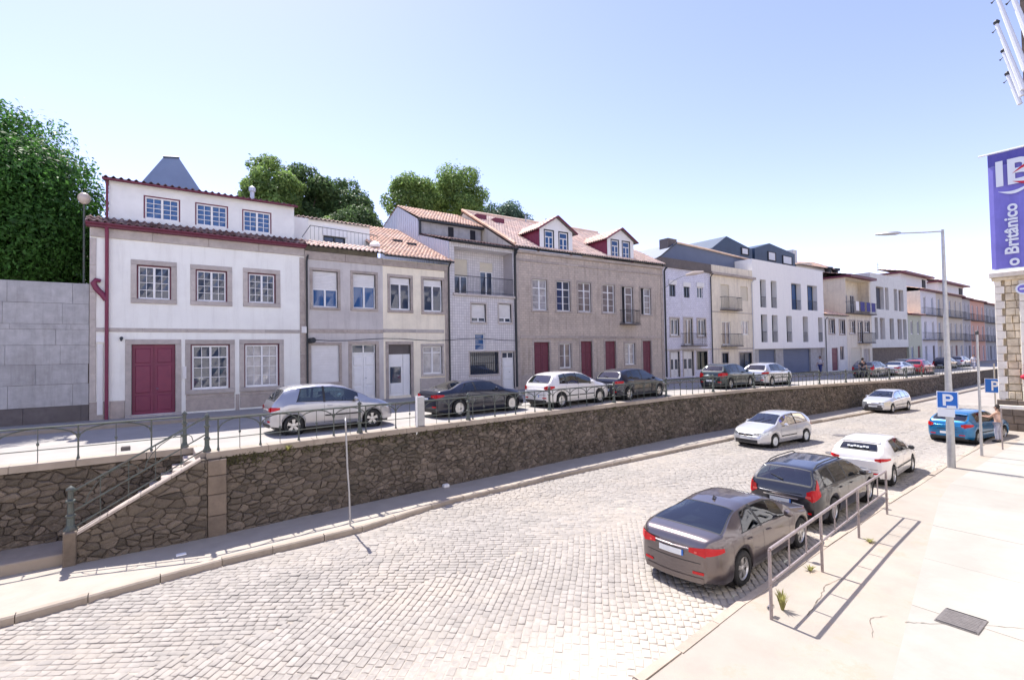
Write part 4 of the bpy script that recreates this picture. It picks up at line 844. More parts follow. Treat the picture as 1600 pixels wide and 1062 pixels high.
# --- G: cream house
G_ = root_bld((38.4, 24.3), (45.2, 24.3), 2.25, 'weathered cream house with two small iron balconies beside the white modern block', 'house'); q = hh(2.25)
tw = [q(1.5, 2.85, 8.05, 10.17), q(4.65, 5.95, 8.89, 10.17)]; mw = [q(1.58, 2.92, 4.9, 6.96), q(4.6, 5.9, 5.8, 7.08)]; gw = [q(1.46, 2.4, 2.35, 4.2), q(4.2, 6.25, 2.75, 4.18)]
shell(G_, 0, 6.8, 0, 11.0-2.25, tw+mw+gw, 'cream2_wall', depth=7)
for h in tw: shutter(G_, h, m='cream_sh')
for h in mw: window(G_, h, cols=2, rows=1, fw=.08, glass='glass_w')
for h in gw: surround(G_, h, .12, 'granite_l', sill=False); window(G_, h, cols=2, rows=1, frame='darkmetal', glass='glass')
balcony(G_, 1.35, 4.0, 7.98-2.25, 9.05-2.25, .55); balcony(G_, 1.35, 4.0, 4.82-2.25, 5.85-2.25, .55)
band(G_, 0, 7.0, 10.9-2.25, 11.1-2.25, 'granite', .25, 'cornice', 1.7); MB().box(0, 6.7, -.03, .4, 11.1-2.25, 11.75-2.25, 'cream2_wall').build('parapet', G_); band(G_, .1, 6.7, 4.5-2.25, 4.62-2.25, 'granite_l', .03); band(G_, .1, 6.7, 7.7-2.25, 7.8-2.25, 'granite_l', .03); downpipe(G_, 6.5, 0, 8.6, 'zinc'); 
# --- H: white modern block
H_ = root_bld((45.2, 24.3), (59.9, 24.3), 2.0, 'crisp white modern block with deep slit windows above a grey garage floor', 'apartment block', name='apartment_block'); q = hh(2.0)
op = [q(1.3, 2.4, 8.43, 11.06), q(3.33, 4.45, 8.45, 11.08), q(7.4, 9.5, 8.42, 11.13), q(10.9, 13.2, 8.48, 11.16), q(1.3, 2.45, 5.13, 7.75), q(3.33, 4.45, 5.13, 7.75), q(6.2, 7.35, 5.13, 7.75), q(9.7, 10.85, 5.13, 7.78), q(13.2, 14.3, 5.13, 7.78)]
shell(H_, 0, 14.7, 4.5-2, 12.88-2, op, 'modern_white', depth=9, dep=.55)
for k, h in enumerate(op):
    window(H_, h, d=.5, cols=2 if k in (2, 3) else 1, rows=1, mull=k in (2, 3), frame='darkmetal', glass='glass_b' if k in (2, 3) else 'glass', fw=.05)
    b = MB(); b.tube([(h[0], .06, h[2]+1.0), (h[1], .06, h[2]+1.0)], .02, 'darkmetal', 6)
    for i in range(int((h[1]-h[0])/.12)): b.tube([(h[0]+.06+i*.12, .06, h[2]), (h[0]+.06+i*.12, .06, h[2]+1.0)], .008, 'darkmetal', 4, cap=False)
    b.build('guard_rail', H_)
b = MB(); ga, gb = q(1.4, 4.6, 2.0, 4.42), q(6.1, 12.0, 2.0, 4.42); wall_grid(b, .05, 14.65, 0, 2.5, [ga, gb], 'granite_w', .35, .15); b.quad([(0, 0, 2.5), (14.7, 0, 2.5), (14.7, .4, 2.5), (0, .4, 2.5)], 'modern_white'); b.quad([(.1, .9, 0), (14.6, .9, 0), (14.6, .9, 2.5), (.1, .9, 2.5)], 'dark'); b.build('ground_floor_wall', H_, fix=False)
for h in (ga, gb): shutter(H_, (h[0], h[1], h[2], h[3]), .5, 'slate', .16, 'garage_door')
for (x0, x1, z1, sl2, wins) in ((43.4, 50.7, 15.1, .9, [(48.7, 49.7, 14.2, 14.75)]), (51.2, 60.0, 15.55, .5, [(54.0, 55.3, 14.1, 14.9), (57.2, 59.0, 14.0, 14.8)])):
    t = empty('roof_pavilion', (x0, 27.2, 10.5), label='dark blue metal-clad rooftop box %s' % ('with a slanted top behind the cream house' if x0 < 50 else 'sitting on the white modern block'), cat='roof box')
    b = MB(); L = x1-x0; p_ = [(0, 0), (L, 0), (L, z1-10.5-.25), (L*.35, z1-10.5+.1+sl2*.5), (0, z1-10.5-sl2)]; b.quad([(x, 0, z) for x, z in p_], 'darkblue'); b.quad([(x, 5, z) for x, z in p_][::-1], 'darkblue')
    for k in range(5): a, c = p_[k], p_[(k+1) % 5]; b.quad([(a[0], 0, a[1]), (c[0], 0, c[1]), (c[0], 5, c[1]), (a[0], 5, a[1])], 'darkblue')
    b.build('clad_box', t)
    for (a, c, e, f) in wins: MB().box(a-x0-.2, c-x0+.3, -.04, 0, e-10.6, f-10.4, 'dark').build('window_recess', t); MB().box(a-x0, c-x0, -.07, -.045, e-10.5, f-10.5, 'white').build('window', t)
# --- I: small two-storey house, and the taller one behind it
I_ = root_bld((59.9, 24.3), (65.75, 24.3), 1.8, 'small low grey house with a dark red door right of the white modern block', 'house'); q = hh(1.8)
u = [q(1.1, 2.6, 6.06, 7.65), q(3.85, 5.35, 6.02, 7.63)]; g_ = [q(1.66, 3.3, 1.9, 4.45), q(3.85, 4.95, 3.06, 4.6)]
shell(I_, 0, 5.85, 0, 8.1-1.8, u+g_, 'modern_grey', depth=8)
for h in u: surround(I_, h, .12, 'granite'); window(I_, h, cols=2, rows=1, frame='offwhite')
door(I_, g_[0], m='redtrim', leaves=1, panels=3); window(I_, g_[1], cols=2, rows=1, frame='granite'); gutter(I_, 0, 5.85, -.25, 6.32)
tiles(I_, (0, -.3, 6.35), (5.85, -.3, 6.35), (5.85, 3, 7.5), (0, 3, 7.5), 'roof', .3, .5); downpipe(I_, .1, 0, 6)
I2 = root_bld((65.78, 24.3), (73.25, 24.3), 1.7, 'tall pinkish house with blue cloths hung on its wide top balcony', 'house'); q = hh(1.7)
rec = q(.05, 7.0, 8.5, 12.6); op = [q(.75, 2.35, 6.1, 7.62), q(3.1, 4.6, 5.03, 7.6), q(5.2, 6.8, 6.25, 7.65), q(1.0, 4.1, 1.9, 4.4), q(4.7, 6.6, 1.9, 4.25)]
shell(I2, 0, 7.45, 0, 12.7-1.7, [rec+(1.2,)]+op, 'cream2_wall', depth=9, side='cream_wall', dk=1.9)
rw = [q(.55, 1.65, 8.55, 10.85), q(2.4, 3.7, 8.55, 10.9), q(4.5, 5.8, 8.55, 10.95)]; b = MB(); wall_grid(b, .05, 7.0, rec[2], rec[3], rw, 'cream2_wall', 1.2, .1); b.quad([(.1, 1.4, rec[2]), (7, 1.4, rec[2]), (7, 1.4, rec[3]), (.1, 1.4, rec[3])], 'dark'); b.build('recess_wall', I2, fix=False)
for h in rw: window(I2, h, 1.26, cols=2, rows=2, fw=.09, frame='offwhite')
balcony(I2, -.2, 7.6, rec[2], rec[2]+1.3, .6, n=30)
for k, (s, w2) in enumerate(((1.2, .9), (2.5, 1.3), (4.4, 1.1), (5.9, 1.2))):
    cl = MB(); 
    for i in range(6): cl.quad([(s+w2*i/6, -.60-.03*(i % 2), rec[2]+.25), (s+w2*(i+1)/6, -.60-.03*((i+1) % 2), rec[2]+.25), (s+w2*(i+1)/6, -.58-.03*((i+1) % 2), rec[2]+1.36), (s+w2*i/6, -.58-.03*(i % 2), rec[2]+1.36)], 'bluecloth' if k else 'white')
    o = cl.build('hanging_cloth', fix=False, loc=(65.78, 24.3, 1.7)); tag(o, ('white cloth hanging at the left end of the wide top balcony', 'dark blue cloth next to the white one on the wide top balcony', 'dark blue cloth in the middle right of the wide top balcony', 'dark blue cloth at the right end of the wide top balcony')[k], 'cloth', 'cloths hung over the top balcony')
for h in op[:3]: surround(I2, h, .13, 'granite_l'); window(I2, h, cols=2, rows=2, fw=.09, frame='offwhite')
balcony(I2, 3.0, 7.0, 5.0-1.7, 6.2-1.7, .6); shutter(I2, op[3], m='cream_sh', pitch=.16, name='garage_door'); door(I2, op[4], m='granite_l', leaves=2, panels=2)
MB().box(-.3, 7.6, -.7, 9, 11.0, 11.2, 'redtrim').build('eaves', I2); tiles(I2, (-.3, -.7, 11.2), (7.6, -.7, 11.2), (7.6, 4, 12.2), (-.3, 4, 12.2), 'roofd', .3, .5)
rb = empty('roof_house', (61, 27.5, 9), label='pink attic with an orange tiled roof above the low grey house', cat='building')
b = MB(); b.box(0, 10.5, 0, 5, 0, 5.4, 'attic_wall'); b.build('attic_wall', rb, fix=False); tiles(rb, (-.3, -.4, 5.2), (11, -.4, 5.4), (11, 3, 7.0), (-.3, 3, 6.0), 'roof', .3, .5); MB().box(9.0, 10.3, -.05, .1, 4.0, 5.1, 'dark').build('window', rb); MB().box(.3, 1.3, .5, 1.4, 5.2, 7.1, 'modern_grey').build('chimney', rb)
# --- J
J_ = root_bld((73.27, 24.3), (86.5, 24.3), 1.6, 'pale concrete modern block with tall slit windows over a brown base', 'apartment block', name='apartment_block'); q = hh(1.6)
op = [q(1.81, 4.45, 9.31, 12.23), q(4.89, 6.17, 9.31, 12.25), q(8.1, 9.4, 9.31, 12.25), q(9.9, 11.8, 9.31, 12.25), q(1.03, 2.1, 5.42, 8.2), q(2.75, 4.52, 5.42, 8.2), q(6.2, 7.75, 5.42, 8.2), q(9.1, 10.8, 5.42, 8.2), q(11.2, 12.6, 5.42, 8.2)]
shell(J_, 0, 13.2, 2.75, 13.85-1.6, op, 'modern_grey', depth=9, dep=.5)
for k, h in enumerate(op): window(J_, h, d=.4, cols=1, rows=1, mull=False, frame='granite_l', glass='glass' if k % 2 == 0 else 'glass_w')
MB().box(.02, 13.18, .25, .4, 0, 2.75, 'plinthst').build('ground_floor_wall', J_)
for s in (1.5, 3.6): MB().lathe([(.35, 0), (.35, .5), (.6, .55), (.6, .8), (.1, .9)], 'darkmetal', (s-6, 3, 12.1), 8).build('roof_flue', J_, smooth=True)
b = MB(); b.tube([(9.0, 2, 12.2), (9.0, 2, 14.6)], .03, 'galv', 5); 
for z in (13.4, 13.9, 14.3): b.tube([(8.4, 2, z), (9.6, 2, z)], .02, 'galv', 4)
b.build('roof_aerial', J_)
# --- the far end of the row
far = [(86.6, 92.2, 8.9, 'greenish', (.52, .53, .42), 0, 'narrow low greenish house just past the pale concrete block'), (92.2, 99.5, 12.7, 'white', (.72, .70, .74), 1, 'pale lilac far house with a cream side wall behind the lamp post'), (99.5, 114.1, 12.7, 'tan', (.58, .52, .45), 1, 'wide tan far house with a long balcony'), (114.1, 119, 12.5, 'grey', (.45, .43, .45), 1, 'narrow grey far house beside the salmon one'), (119, 128.9, 12.4, 'salmon', (.62, .36, .29), 1, 'salmon red far house near the end of the row'), (128.9, 142, 12.2, 'grey', (.38, .38, .40), 1, 'grey glazed house at the far end of the row'), (142, 160, 12.4, 'cream', (.55, .5, .4), 0, 'cream house closing the far end of the row')]
for k, (x0, x1, ztp, nm, colr, bal, lab) in enumerate(far):
    zb_ = zt(x0)+.1; r = root_bld((x0, 24.3), (x1, 24.3), zb_, lab, 'house'); mname = 'far_%d' % k; M[mname] = mat(nm+'_render', colr, .85, var=.08, stain=tuple(c*.7 for c in colr), samt=.4)
    L = x1-x0; H = ztp-zb_; fl = 3 if ztp > 10 else 2; op = []; fh = H/fl; nb = max(2, int(L/2.6))
    for f in range(fl):
        for i in range(nb):
            c = L*(i+.5)/nb; op.append((c-.55, c+.55, f*fh+(.15 if f == 0 or bal else .9), f*fh+fh*.78))
    shell(r, 0, L, 0, H, op, mname, depth=8, side='cream_wall' if k == 1 else None)
    for i, h in enumerate(op):
        if i < nb and i % 2: door(r, h, m='granite_d' if k % 2 else 'redtrim', leaves=2, panels=1, handle=False)
        else: window(r, h, cols=2, rows=1, fw=.1, glass=random.choice(['glass', 'glass_w', 'glass_b']))
    if bal:
        for f in range(1, fl): balcony(r, .4, L-.4, f*fh+.1, f*fh+1.15, .7, n=int(L*4))
    MB().box(-.1, L+.1, -.5, .1, H, H+.15, 'redtrim').build('eaves', r); tiles(r, (-.1, -.6, H+.15), (L+.1, -.6, H+.15), (L+.1, 3.5, H+1.2), (-.1, 3.5, H+1.2), 'roof', .4, .6)
for (x0, x1, z0, lab) in ((93.5, 106, 14.7, 'raised attic with a red tiled roof above the lilac far house'), (112, 128, 14.6, 'second raised red-roofed attic farther along the row')):
    t = empty('roof_house', (x0, 27, z0-2), label=lab, cat='building'); b = MB(); b.box(0, x1-x0, 0, 6, 0, 3.0, 'attic_wall'); b.build('attic_wall', t, fix=False)
    MB().box((x1-x0)*.8, (x1-x0)*.92, -.1, 0, 1.4, 2.7, 'dark').build('window', t); MB().box(-.6, x1-x0+.8, -.9, 6, 3.0, 3.2, 'redtrim').build('eaves', t); tiles(t, (-.6, -.9, 3.2), (x1-x0+.8, -.9, 3.2), (x1-x0+.8, 3, 4.0), (-.6, 3, 4.0), 'roof', .45, .6)
# --- grey block wall left of the white house
gwl = empty('granite_block_wall', (-14, 24.5, 2.3), label='tall grey granite block wall left of the white house with the tree above it', cat='wall')
zs = [0, .62, 1.42, 2.15, 2.85, 3.42, 3.62, 4.38, 5.15]; 
for j, (z0, z1) in enumerate(zip(zs[:-1], zs[1:])):
    x = -random.uniform(.1, 1.2)
    while x < 12.1:
        L = random.uniform(1.1, 1.8); a, c = max(x, 0), min(x+L, 12.1)
        if c-a > .1: MB().bbox(a, c-.006, -random.uniform(.0, .008), .4, z0, z1-.006, 'granite_d' if j == 0 else 'granite_w', .006).build('granite_block', gwl)
        x += L
MB().box(0, 12.1, .03, .38, 0, 5.1, 'mortar').build('wall_core', gwl)
# overhead cable along the fronts
cb = MB(); pts = [(5.9+ t_*.9, 24.25-.02*t_, 5.35-.06*math.sin(t_*1.1)) for t_ in range(14)]; cb.tube(pts, .018, 'black', 5); tag(cb.build('overhead_cable', smooth=True), 'black cable strung along the fronts of the lilac, cream and lilac-tiled houses', 'cable')

# --- the building front on our side of the street: seen only in reflections and from a step to the side
ob = empty('near_side_building', (-34, -.9, .12), label='cream plastered building front with a granite base on the near side of the street', cat='building')
hs = [(1.4+i*2.9, 2.6+i*2.9, z, z+1.9) for i in range(23) for z in (1.2, 5.2, 8.8)]
b = MB(); wall_grid(b, 0, 68, 0, 12.0, hs, 'modern_white', 0, -.2); b.build('front_wall', ob, fix=False); MB().box(0, 68, -.45, -.4, 0, 11.9, 'glass').build('window_glazing', ob)
for z0, z1, p_ in ((0, .9, .05), (4.3, 4.5, .06), (11.6, 12.1, .3)): MB().box(0, 68, -.05, p_, z0, z1, 'granite_l').build('stone_band', ob)
FL = [(35.8, (35.8, 5.09, 16.74), None, (35.8, 5.5, 18.42), None), (34.6, (34.6, 4.84, 16.71), None, (34.6, 5.42, 19.17), None), (32.2, (32.2, 4.45, 16.14), None, (32.2, 5.24, 19.6), None), (29.0, (29.0, 3.91, 15.75), None, (29.0, 4.7, 19.42), None), (26.0, (26.0, 3.39, 15.73), None, (26.0, 3.8, 17.64), None)]
# ------------------------------------------------------------------ cars
def sm(x): x = max(0., min(1., x)); return x*x*(3-2*x)
class CarShape:
    def __init__(s, sp):
        s.sp = sp; s.L, s.W, s.H, s.wb, s.ro, s.R = sp['L'], sp['W'], sp['H'], sp['wb'], sp['ro'], sp['R']
        s.sill = sp.get('sill', .22); s.wx = (s.ro, s.ro+s.wb); s.top = s.smooth(sp['top']); s.belt = s.smooth(sp['belt']); s.rw = sp.get('roofw', .60)
    def smooth(s, pts):
        X = np.linspace(0, s.L, 240); Y = np.interp(X, [p[0] for p in pts], [p[1] for p in pts]); k = np.array([1, 2, 3, 4, 3, 2, 1.]); k /= k.sum()
        Yp = np.pad(Y, 3, mode='edge'); Y2 = np.convolve(Yp, k, 'valid'); Y2[:2] = Y[:2]; Y2[-2:] = Y[-2:]; return X, Y2
    def zt(s, x): return float(np.interp(x, *s.top))
    def zb(s, x): return min(float(np.interp(x, *s.belt)), s.zt(x)-.012)
    def hw(s, x):
        w = s.W/2; r = s.sp.get('rr', .20); f = s.sp.get('fr', .26); a = max(0, 1-x/.42); c = max(0, 1-(s.L-x)/.62)
        return w*(1-r*a**2.2)*(1-f*c**2.2)*(1-.012*((x-s.L/2)/(s.L/2))**2)
    def zl(s, x):
        z = s.sill+.06*sm(1-x/.4)+.03*sm(1-(s.L-x)/.5)
        for c in s.wx:
            r = s.R+.055
            if abs(x-c) < r: z = max(z, s.R+math.sqrt(r*r-(x-c)**2))
        return z
    def sec(s, x):
        zl, zb, zt_, w = s.zl(x), s.zb(x), s.zt(x), s.hw(x); cab = sm((zt_-zb-.06)/(s.H-zb-.10) if s.H-zb > .1 else 0)
        wr = lerp(w*.90, min(s.rw, w*.9), cab); z5 = zt_-lerp(.022, .055, cab)
        z5 = max(z5, zb+.004); P = []
        for t, k in ((0, .935), (.12, .975), (.3, .995), (.55, 1.0), (.8, .99), (.93, .975)):
            flare = 0
            for c in s.wx:
                d = abs(x-c)/(s.R+.20)
                if d < 1: flare = max(flare, .016*(1-d*d)*max(0, 1-t*1.1))
            P.append((w*k+flare, zl+(zb-zl)*t))
        P.append((w*.955, zb))
        for t in (.33, .66): P.append((lerp(w*.955, wr, t)+.022*cab*math.sin(math.pi*t), lerp(zb, z5, t)))
        P.append((wr, z5))
        for t, dz in ((.90, .52), (.70, .82), (.4, .96), (0, 1.0)): P.append((wr*t, lerp(z5, zt_, dz)))
        return P
    def build_body(s, root, m):
        xs = set(np.linspace(0, s.L, 64).tolist())
        for c in s.wx:
            r = s.R+.055
            for k in range(0, 15): xs.add(c-r*math.cos(math.pi*k/14))
            xs.add(c-r-.001); xs.add(c+r+.001)
        for e in (.008, .03): xs.add(e); xs.add(s.L-e)
        ga_, gb_ = s.sp['side'][0][0], s.sp['side'][-1][1]
        for e in (ga_, gb_, *s.sp['ws'], *s.sp['rwn']): xs.add(e)
        xs = sorted(x for x in xs if 0 <= x <= s.L); n = 14; V = []; F = []
        for x in xs:
            P = s.sec(x)
            for y, z in P: V.append((x, -y, z))
            for y, z in P[:-1][::-1]: V.append((x, y, z))
        k = 2*n-1
        for i in range(len(xs)-1):
            xm = (xs[i]+xs[i+1])/2; opn = ga_ < xm < gb_; opt = any(a < xm < c for a, c in (s.sp['ws'], s.sp['rwn']))
            for j in range(k-1):
                if opn and (6 <= j <= 8 or 17 <= j <= 19): continue
                if opt and 9 <= j <= 16: continue
                F.append((i*k+j, (i+1)*k+j, (i+1)*k+j+1, i*k+j+1))
        for e, (i, sg) in enumerate(((0, -1), (len(xs)-1, 1))):
            base = len(V); bulge = s.sp.get('bulge', (.07, .10))[e]; cols = (-.75, -.4, 0, .4, .75); P = s.sec(xs[i])
            for c in cols:
                for (y, z) in P: V.append((xs[i]+sg*bulge*(1-c*c)*sm((z-.15)/.3+.5), c*y, z))
            def idx(ci, j):
                if ci == -1: return i*k+j
                if ci == 5: return i*k+(k-1-j)
                return base+ci*n+j
            for ci in range(-1, 5):
                for j in range(n-1): F.append((idx(ci, j), idx(ci+1, j), idx(ci+1, j+1), idx(ci, j+1)))
        me = bpy.data.meshes.new('body'); me.from_pydata([(a-s.L/2, b, c) for a, b, c in V], [], F); me.materials.append(m)
        bm = bmesh.new(); bm.from_mesh(me); bmesh.ops.remove_doubles(bm, verts=bm.verts, dist=.0008); bmesh.ops.recalc_face_normals(bm, faces=bm.faces); bm.to_mesh(me); bm.free()
        me.polygons.foreach_set('use_smooth', [True]*len(me.polygons)); me.set_sharp_from_angle(angle=R_(50)); return link('body', me, root)
    def patch(s, fn, u0, u1, v0, v1, nu, nv, off, m, b=None, cut=None):
        b = b or MB(); k = b.mi(m); i0 = len(b.v); e = 1e-3
        for i in range(nu+1):
            for j in range(nv+1):
                u, v = lerp(u0, u1, i/nu), lerp(v0, v1, j/nv)
                if cut: u, v = cut(i/nu, j/nv, u, v)
                P = Vector(fn(u, v)); du = Vector(fn(u+e, v))-Vector(fn(u-e, v)); dv = Vector(fn(u, v+e))-Vector(fn(u, v-e)); N = du.cross(dv)
                N = N.normalized() if N.length > 0 else Vector((0, 0, 1)); out_ = Vector((P.x-s.L/2, P.y, P.z-.65)) if abs(P.y) > .01 or True else N
                if N.dot(out_) < 0: N = -N
                P = P+N*off; b.v.append((P.x-s.L/2, P.y, P.z)); b.t.append(.5)
        for i in range(nu):
            for j in range(nv): a = i0+i*(nv+1)+j; b.f.append((a, a+nv+1, a+nv+2, a+1)); b.m.append(k)
        return b
    def f_top(s):
        def fn(x, u):
            x = min(max(x, 0), s.L); P = s.sec(x)[9:]; t = abs(u); ys = [p[0] for p in P]; zs = [p[1] for p in P]; y = t*ys[0]; z = float(np.interp(y, ys[::-1], zs[::-1])); return (x, math.copysign(y, u) if u else 0, z)
        return fn
    def f_side(s, sg):
        def fn(x, t):
            x = min(max(x, 0), s.L); P = s.sec(x)[6:10]; q = min(max(t, 0), 1)*3; i = min(int(q), 2); f = q-i; return (x, sg*lerp(P[i][0], P[i+1][0], f), lerp(P[i][1], P[i+1][1], f))
        return fn
    def f_body(s, sg):
        def fn(x, z):
            x = min(max(x, 0), s.L); P = s.sec(x)[:10]; zs = [p[1] for p in P]; ys = [p[0] for p in P]; return (x, sg*float(np.interp(z, zs, ys)), z)
        return fn
    def f_cap(s, end):
        x0 = 0 if end == 'r' else s.L; bul = s.sp.get('bulge', (.07, .10))[0 if end == 'r' else 1]; sg = -1 if end == 'r' else 1
        def fn(y, z):
            P = s.sec(x0); w = float(np.interp(z, [p[1] for p in P[:10]], [p[0] for p in P[:10]])); c = max(-1, min(1, y/w)); return (x0+sg*bul*(1-c*c)*sm((z-.15)/.3+.5), y, z)
        return fn
def wheel(root, x, y, R, sg, rimm='alloy', n=5, hub=False):
    b = MB(); w = .10; prof = [(R*.66, -w), (R*.80, -w-.008), (R*.93, -w+.002), (R*.985, -w+.022), (R, -w+.05), (R, w-.05), (R*.985, w-.022), (R*.93, w-.002), (R*.80, w+.008), (R*.66, w)]
    b.lathe(prof, 'black', n=28, axis='y', cap=False); b.v = [(a, c, d) for a, c, d in b.v]; wh = b.build('wheel', root, smooth=True, loc=(x, y, R))
    b = MB(); o = sg*(w-.015); yy = lambda d: o-sg*d
    b.lathe([(R*.665, yy(.06)), (R*.68, yy(0)), (R*.64, yy(-.004)), (R*.60, yy(.03))], rimm, n=28, axis='y', cap=False)
    b.lathe([(R*.63, yy(.075)), (R*.63, yy(.07))], 'dark', n=20, axis='y')
    if hub: b.lathe([(R*.60, yy(.02)), (R*.4, yy(.0)), (R*.15, yy(.01)), (.01, yy(.0))], rimm, n=24, axis='y')
    for k in range(n):
        a = 2*math.pi*k/n+.3; c, s_ = math.cos(a), math.sin(a)
        for da in ((-.11, .11) if not hub else (0,)):
            P0 = (R*.13*math.cos(a+da*2), yy(.012), R*.13*math.sin(a+da*2)); P1 = (R*.63*math.cos(a+da*1.4), yy(.010), R*.63*math.sin(a+da*1.4)); wd = .022 if not hub else .015
            q = (-s_*wd, c*wd)
            b.quad([(P0[0]-q[0], P0[1], P0[2]-q[1]), (P1[0]-q[0], P1[1], P1[2]-q[1]), (P1[0]+q[0], P1[1], P1[2]+q[1]), (P0[0]+q[0], P0[1], P0[2]+q[1])], rimm)
            for e in (-1, 1): b.quad([(P0[0]+e*q[0], P0[1], P0[2]+e*q[1]), (P1[0]+e*q[0], P1[1], P1[2]+e*q[1]), (P1[0]+e*q[0], yy(.05), P1[2]+e*q[1]), (P0[0]+e*q[0], yy(.05), P0[2]+e*q[1])], rimm)
    b.lathe([(R*.17, yy(.03)), (R*.16, yy(.002)), (R*.10, yy(-.004)), (.005, yy(-.004))], rimm, n=16, axis='y')
    b.build('rim', wh, smooth=True)
def car(label, X, Y, Z, head, sp, pm, cat='car', extra=None):
    s = CarShape(sp); root = empty('parked_car' if sp.get('parked', True) else 'moving_car', (X, Y, Z), R_(head), label, cat, None); L = s.L
    body = s.build_body(root, pm); top = s.f_top(); G = sp.get('glass', 'carglass')
    b = MB(); Wd = s.W/2-.13
    b.box(.12-L/2, L/2-.15, -Wd+.06, Wd-.06, .17, .34, 'trim')
    for c in s.wx: r = s.R+.055; b.lathe([(r-.005, -Wd+.02), (r+.02, -Wd-.08), (r+.02, Wd+.08), (r-.005, Wd-.02)], 'trim', (c-L/2, 0, s.R), 20, axis='y')
    # keep the wells' upper halves only
    b.box(.55-L/2, L/2-.9, -s.rw, s.rw, .3, .42, 'trim'); b.build('underbody', root)
    xd0 = sp['ws'][1]-L/2; zd = s.zb(sp['ws'][1])
    MB().bbox(xd0-.42, xd0+.25, -s.W/2+.16, s.W/2-.16, .5, zd-.05, 'seat', .06, front='z').build('dashboard', root)
    xr = max(sp['rwn'][1]+.55, sp['rwn'][1]+.3)-L/2
    MB().bbox(sp['rwn'][0]+.06-L/2, xr-.1, -s.W/2+.22, s.W/2-.22, .5, s.zb(sp['rwn'][1])-.12, 'seat', .04, front='z').build('parcel_shelf', root)
    fs_x = (sp['side'][-1][0]+sp['side'][-1][1])/2-L/2-.20
    for sy_ in (-.36, .36):
        st_ = MB(); st_.bbox(fs_x, fs_x+.5, sy_-.23, sy_+.23, .42, .62, 'seat', .05, front='z'); st_.tube([(fs_x+.02, sy_, .60), (fs_x-.10, sy_, .95), (fs_x-.14, sy_, 1.06)], [.20, .21, .15], 'seat', 8); st_.tube([(fs_x-.15, sy_, 1.10), (fs_x-.16, sy_, 1.20)], [.11, .09], 'seat', 8); st_.build('seat', root, smooth=True)
    st_ = MB(); st_.bbox(xr, xr+.5, -.55, .55, .42, .62, 'seat', .05, front='z'); st_.bbox(xr-.16, xr+.02, -.55, .55, .5, 1.02, 'seat', .06, front='z')
    for sy_ in (-.33, .33): st_.tube([(xr-.10, sy_, 1.02), (xr-.11, sy_, 1.13)], [.11, .09], 'seat', 8)
    st_.build('rear_seat', root)
    MB().tube([(xd0-.46, .36+.17*math.cos(a*math.pi/5), zd-.02+.17*math.sin(a*math.pi/5)) for a in range(11)], .015, 'trim', 5, cap=False).build('steering_wheel', root)
    T_p = pm
    g0_, g1_ = sp['side'][0][0], sp['side'][-1][1]; sl_0 = sp.get('wslope', (.3, 0))[0]
    for sg in (-1, 1):
        fr_ = MB(); f_ = s.f_side(sg)
        for (x0, x1), uu in ((sp['ws'], .90), (sp['rwn'], sp.get('rwu', .86))): s.patch(top, x0, x1, sg*uu, sg*1.0, 8, 2, 0, T_p, fr_)
        s.patch(f_, g0_, g1_, 0, .08, 16, 1, 0, T_p, fr_); s.patch(f_, g0_, g1_, .90, 1.0, 16, 1, 0, T_p, fr_)
        s.patch(f_, 0, 1, .0, 1.0, 2, 6, .001, T_p, fr_, (lambda i, j, u, v: (g0_+i*sl_0*j, v)))
        for (a, c), (a2, c2) in zip(sp['side'][:-1], sp['side'][1:]): s.patch(f_, c-.005, a2+.005, 0, 1, 1, 5, .004, 'trim', fr_)
        fr_.build('window_frame', root, smooth='all', fix=False)
    # windscreen and rear window
    for nm, (x0, x1), uu in (('windscreen', sp['ws'], .90), ('rear_window', sp['rwn'], sp.get('rwu', .86))):
        taper = .05
        cut = (lambda i, j, u, v: (u, v*(1-taper*0)))
        s.patch(top, x0, x1, -uu, uu, 8, 10, .002, sp.get('rwg', G) if nm == 'rear_window' else sp.get('wsg', G)).build(nm, root, smooth='all', fix=False)
        bb = MB()
        for (a0, a1, u0, u1) in ((x0-.025, x1+.025, -uu-.035, -uu), (x0-.025, x1+.025, uu, uu+.035), (x0-.03, x0, -uu, uu), (x1, x1+.03, -uu, uu)): s.patch(top, a0, a1, u0, u1, 8, 8, .004, 'trim', bb)
        bb.build('window_seal', root, smooth='all', fix=False)
    for sg in (-1, 1):
        fs = s.f_side(sg); fb = s.f_body(sg); bs = MB(); g0, g1 = sp['side'][0][0], sp['side'][-1][1]
        slope = sp.get('wslope', (.30, .0))
        def cutf(a, c):
            fl, fr = a == g0, c == g1
            def cut(i, j, u, v):
                # rear edge leans with the tail, front edge is bounded by the screen pillar
                if fl: u += (1-i)*slope[0]*j*1.0
                return u, v
            return cut
        s.patch(fs, g0-.03, g1+.03, .04, .085, 20, 1, .006, 'trim', bs); s.patch(fs, g0+slope[0]*.88, g1, .895, .93, 20, 1, .006, 'trim', bs); s.patch(fs, 0, 1, .05, .92, 1, 6, .006, 'trim', bs, (lambda i, j, u, v: (g0-.025+slope[0]*v+i*.03, v))); bs.build('window_seal', root, smooth='all', fix=False)
        for (a, c) in sp['side']:
            s.patch(fs, a, c, .08, .90, 8, 4, .003, G, None, cutf(a, c)).build('side_window', root, smooth='all', fix=False)
        # door gaps, handle, mould strip
        for xd in sp['doors']:
            bb = MB(); s.patch(fb, xd-.004, xd+.004, max(s.zl(xd)+.02, .3), s.zb(xd)-.01, 1, 8, .0025, 'trim', bb); bb.build('door_gap', root, fix=False)
        bb = MB(); s.patch(fb, sp['doors'][0], sp['doors'][-1], s.sill+.10, s.sill+.108, 12, 1, .0025, 'trim', bb); bb.build('sill_gap', root, fix=False)
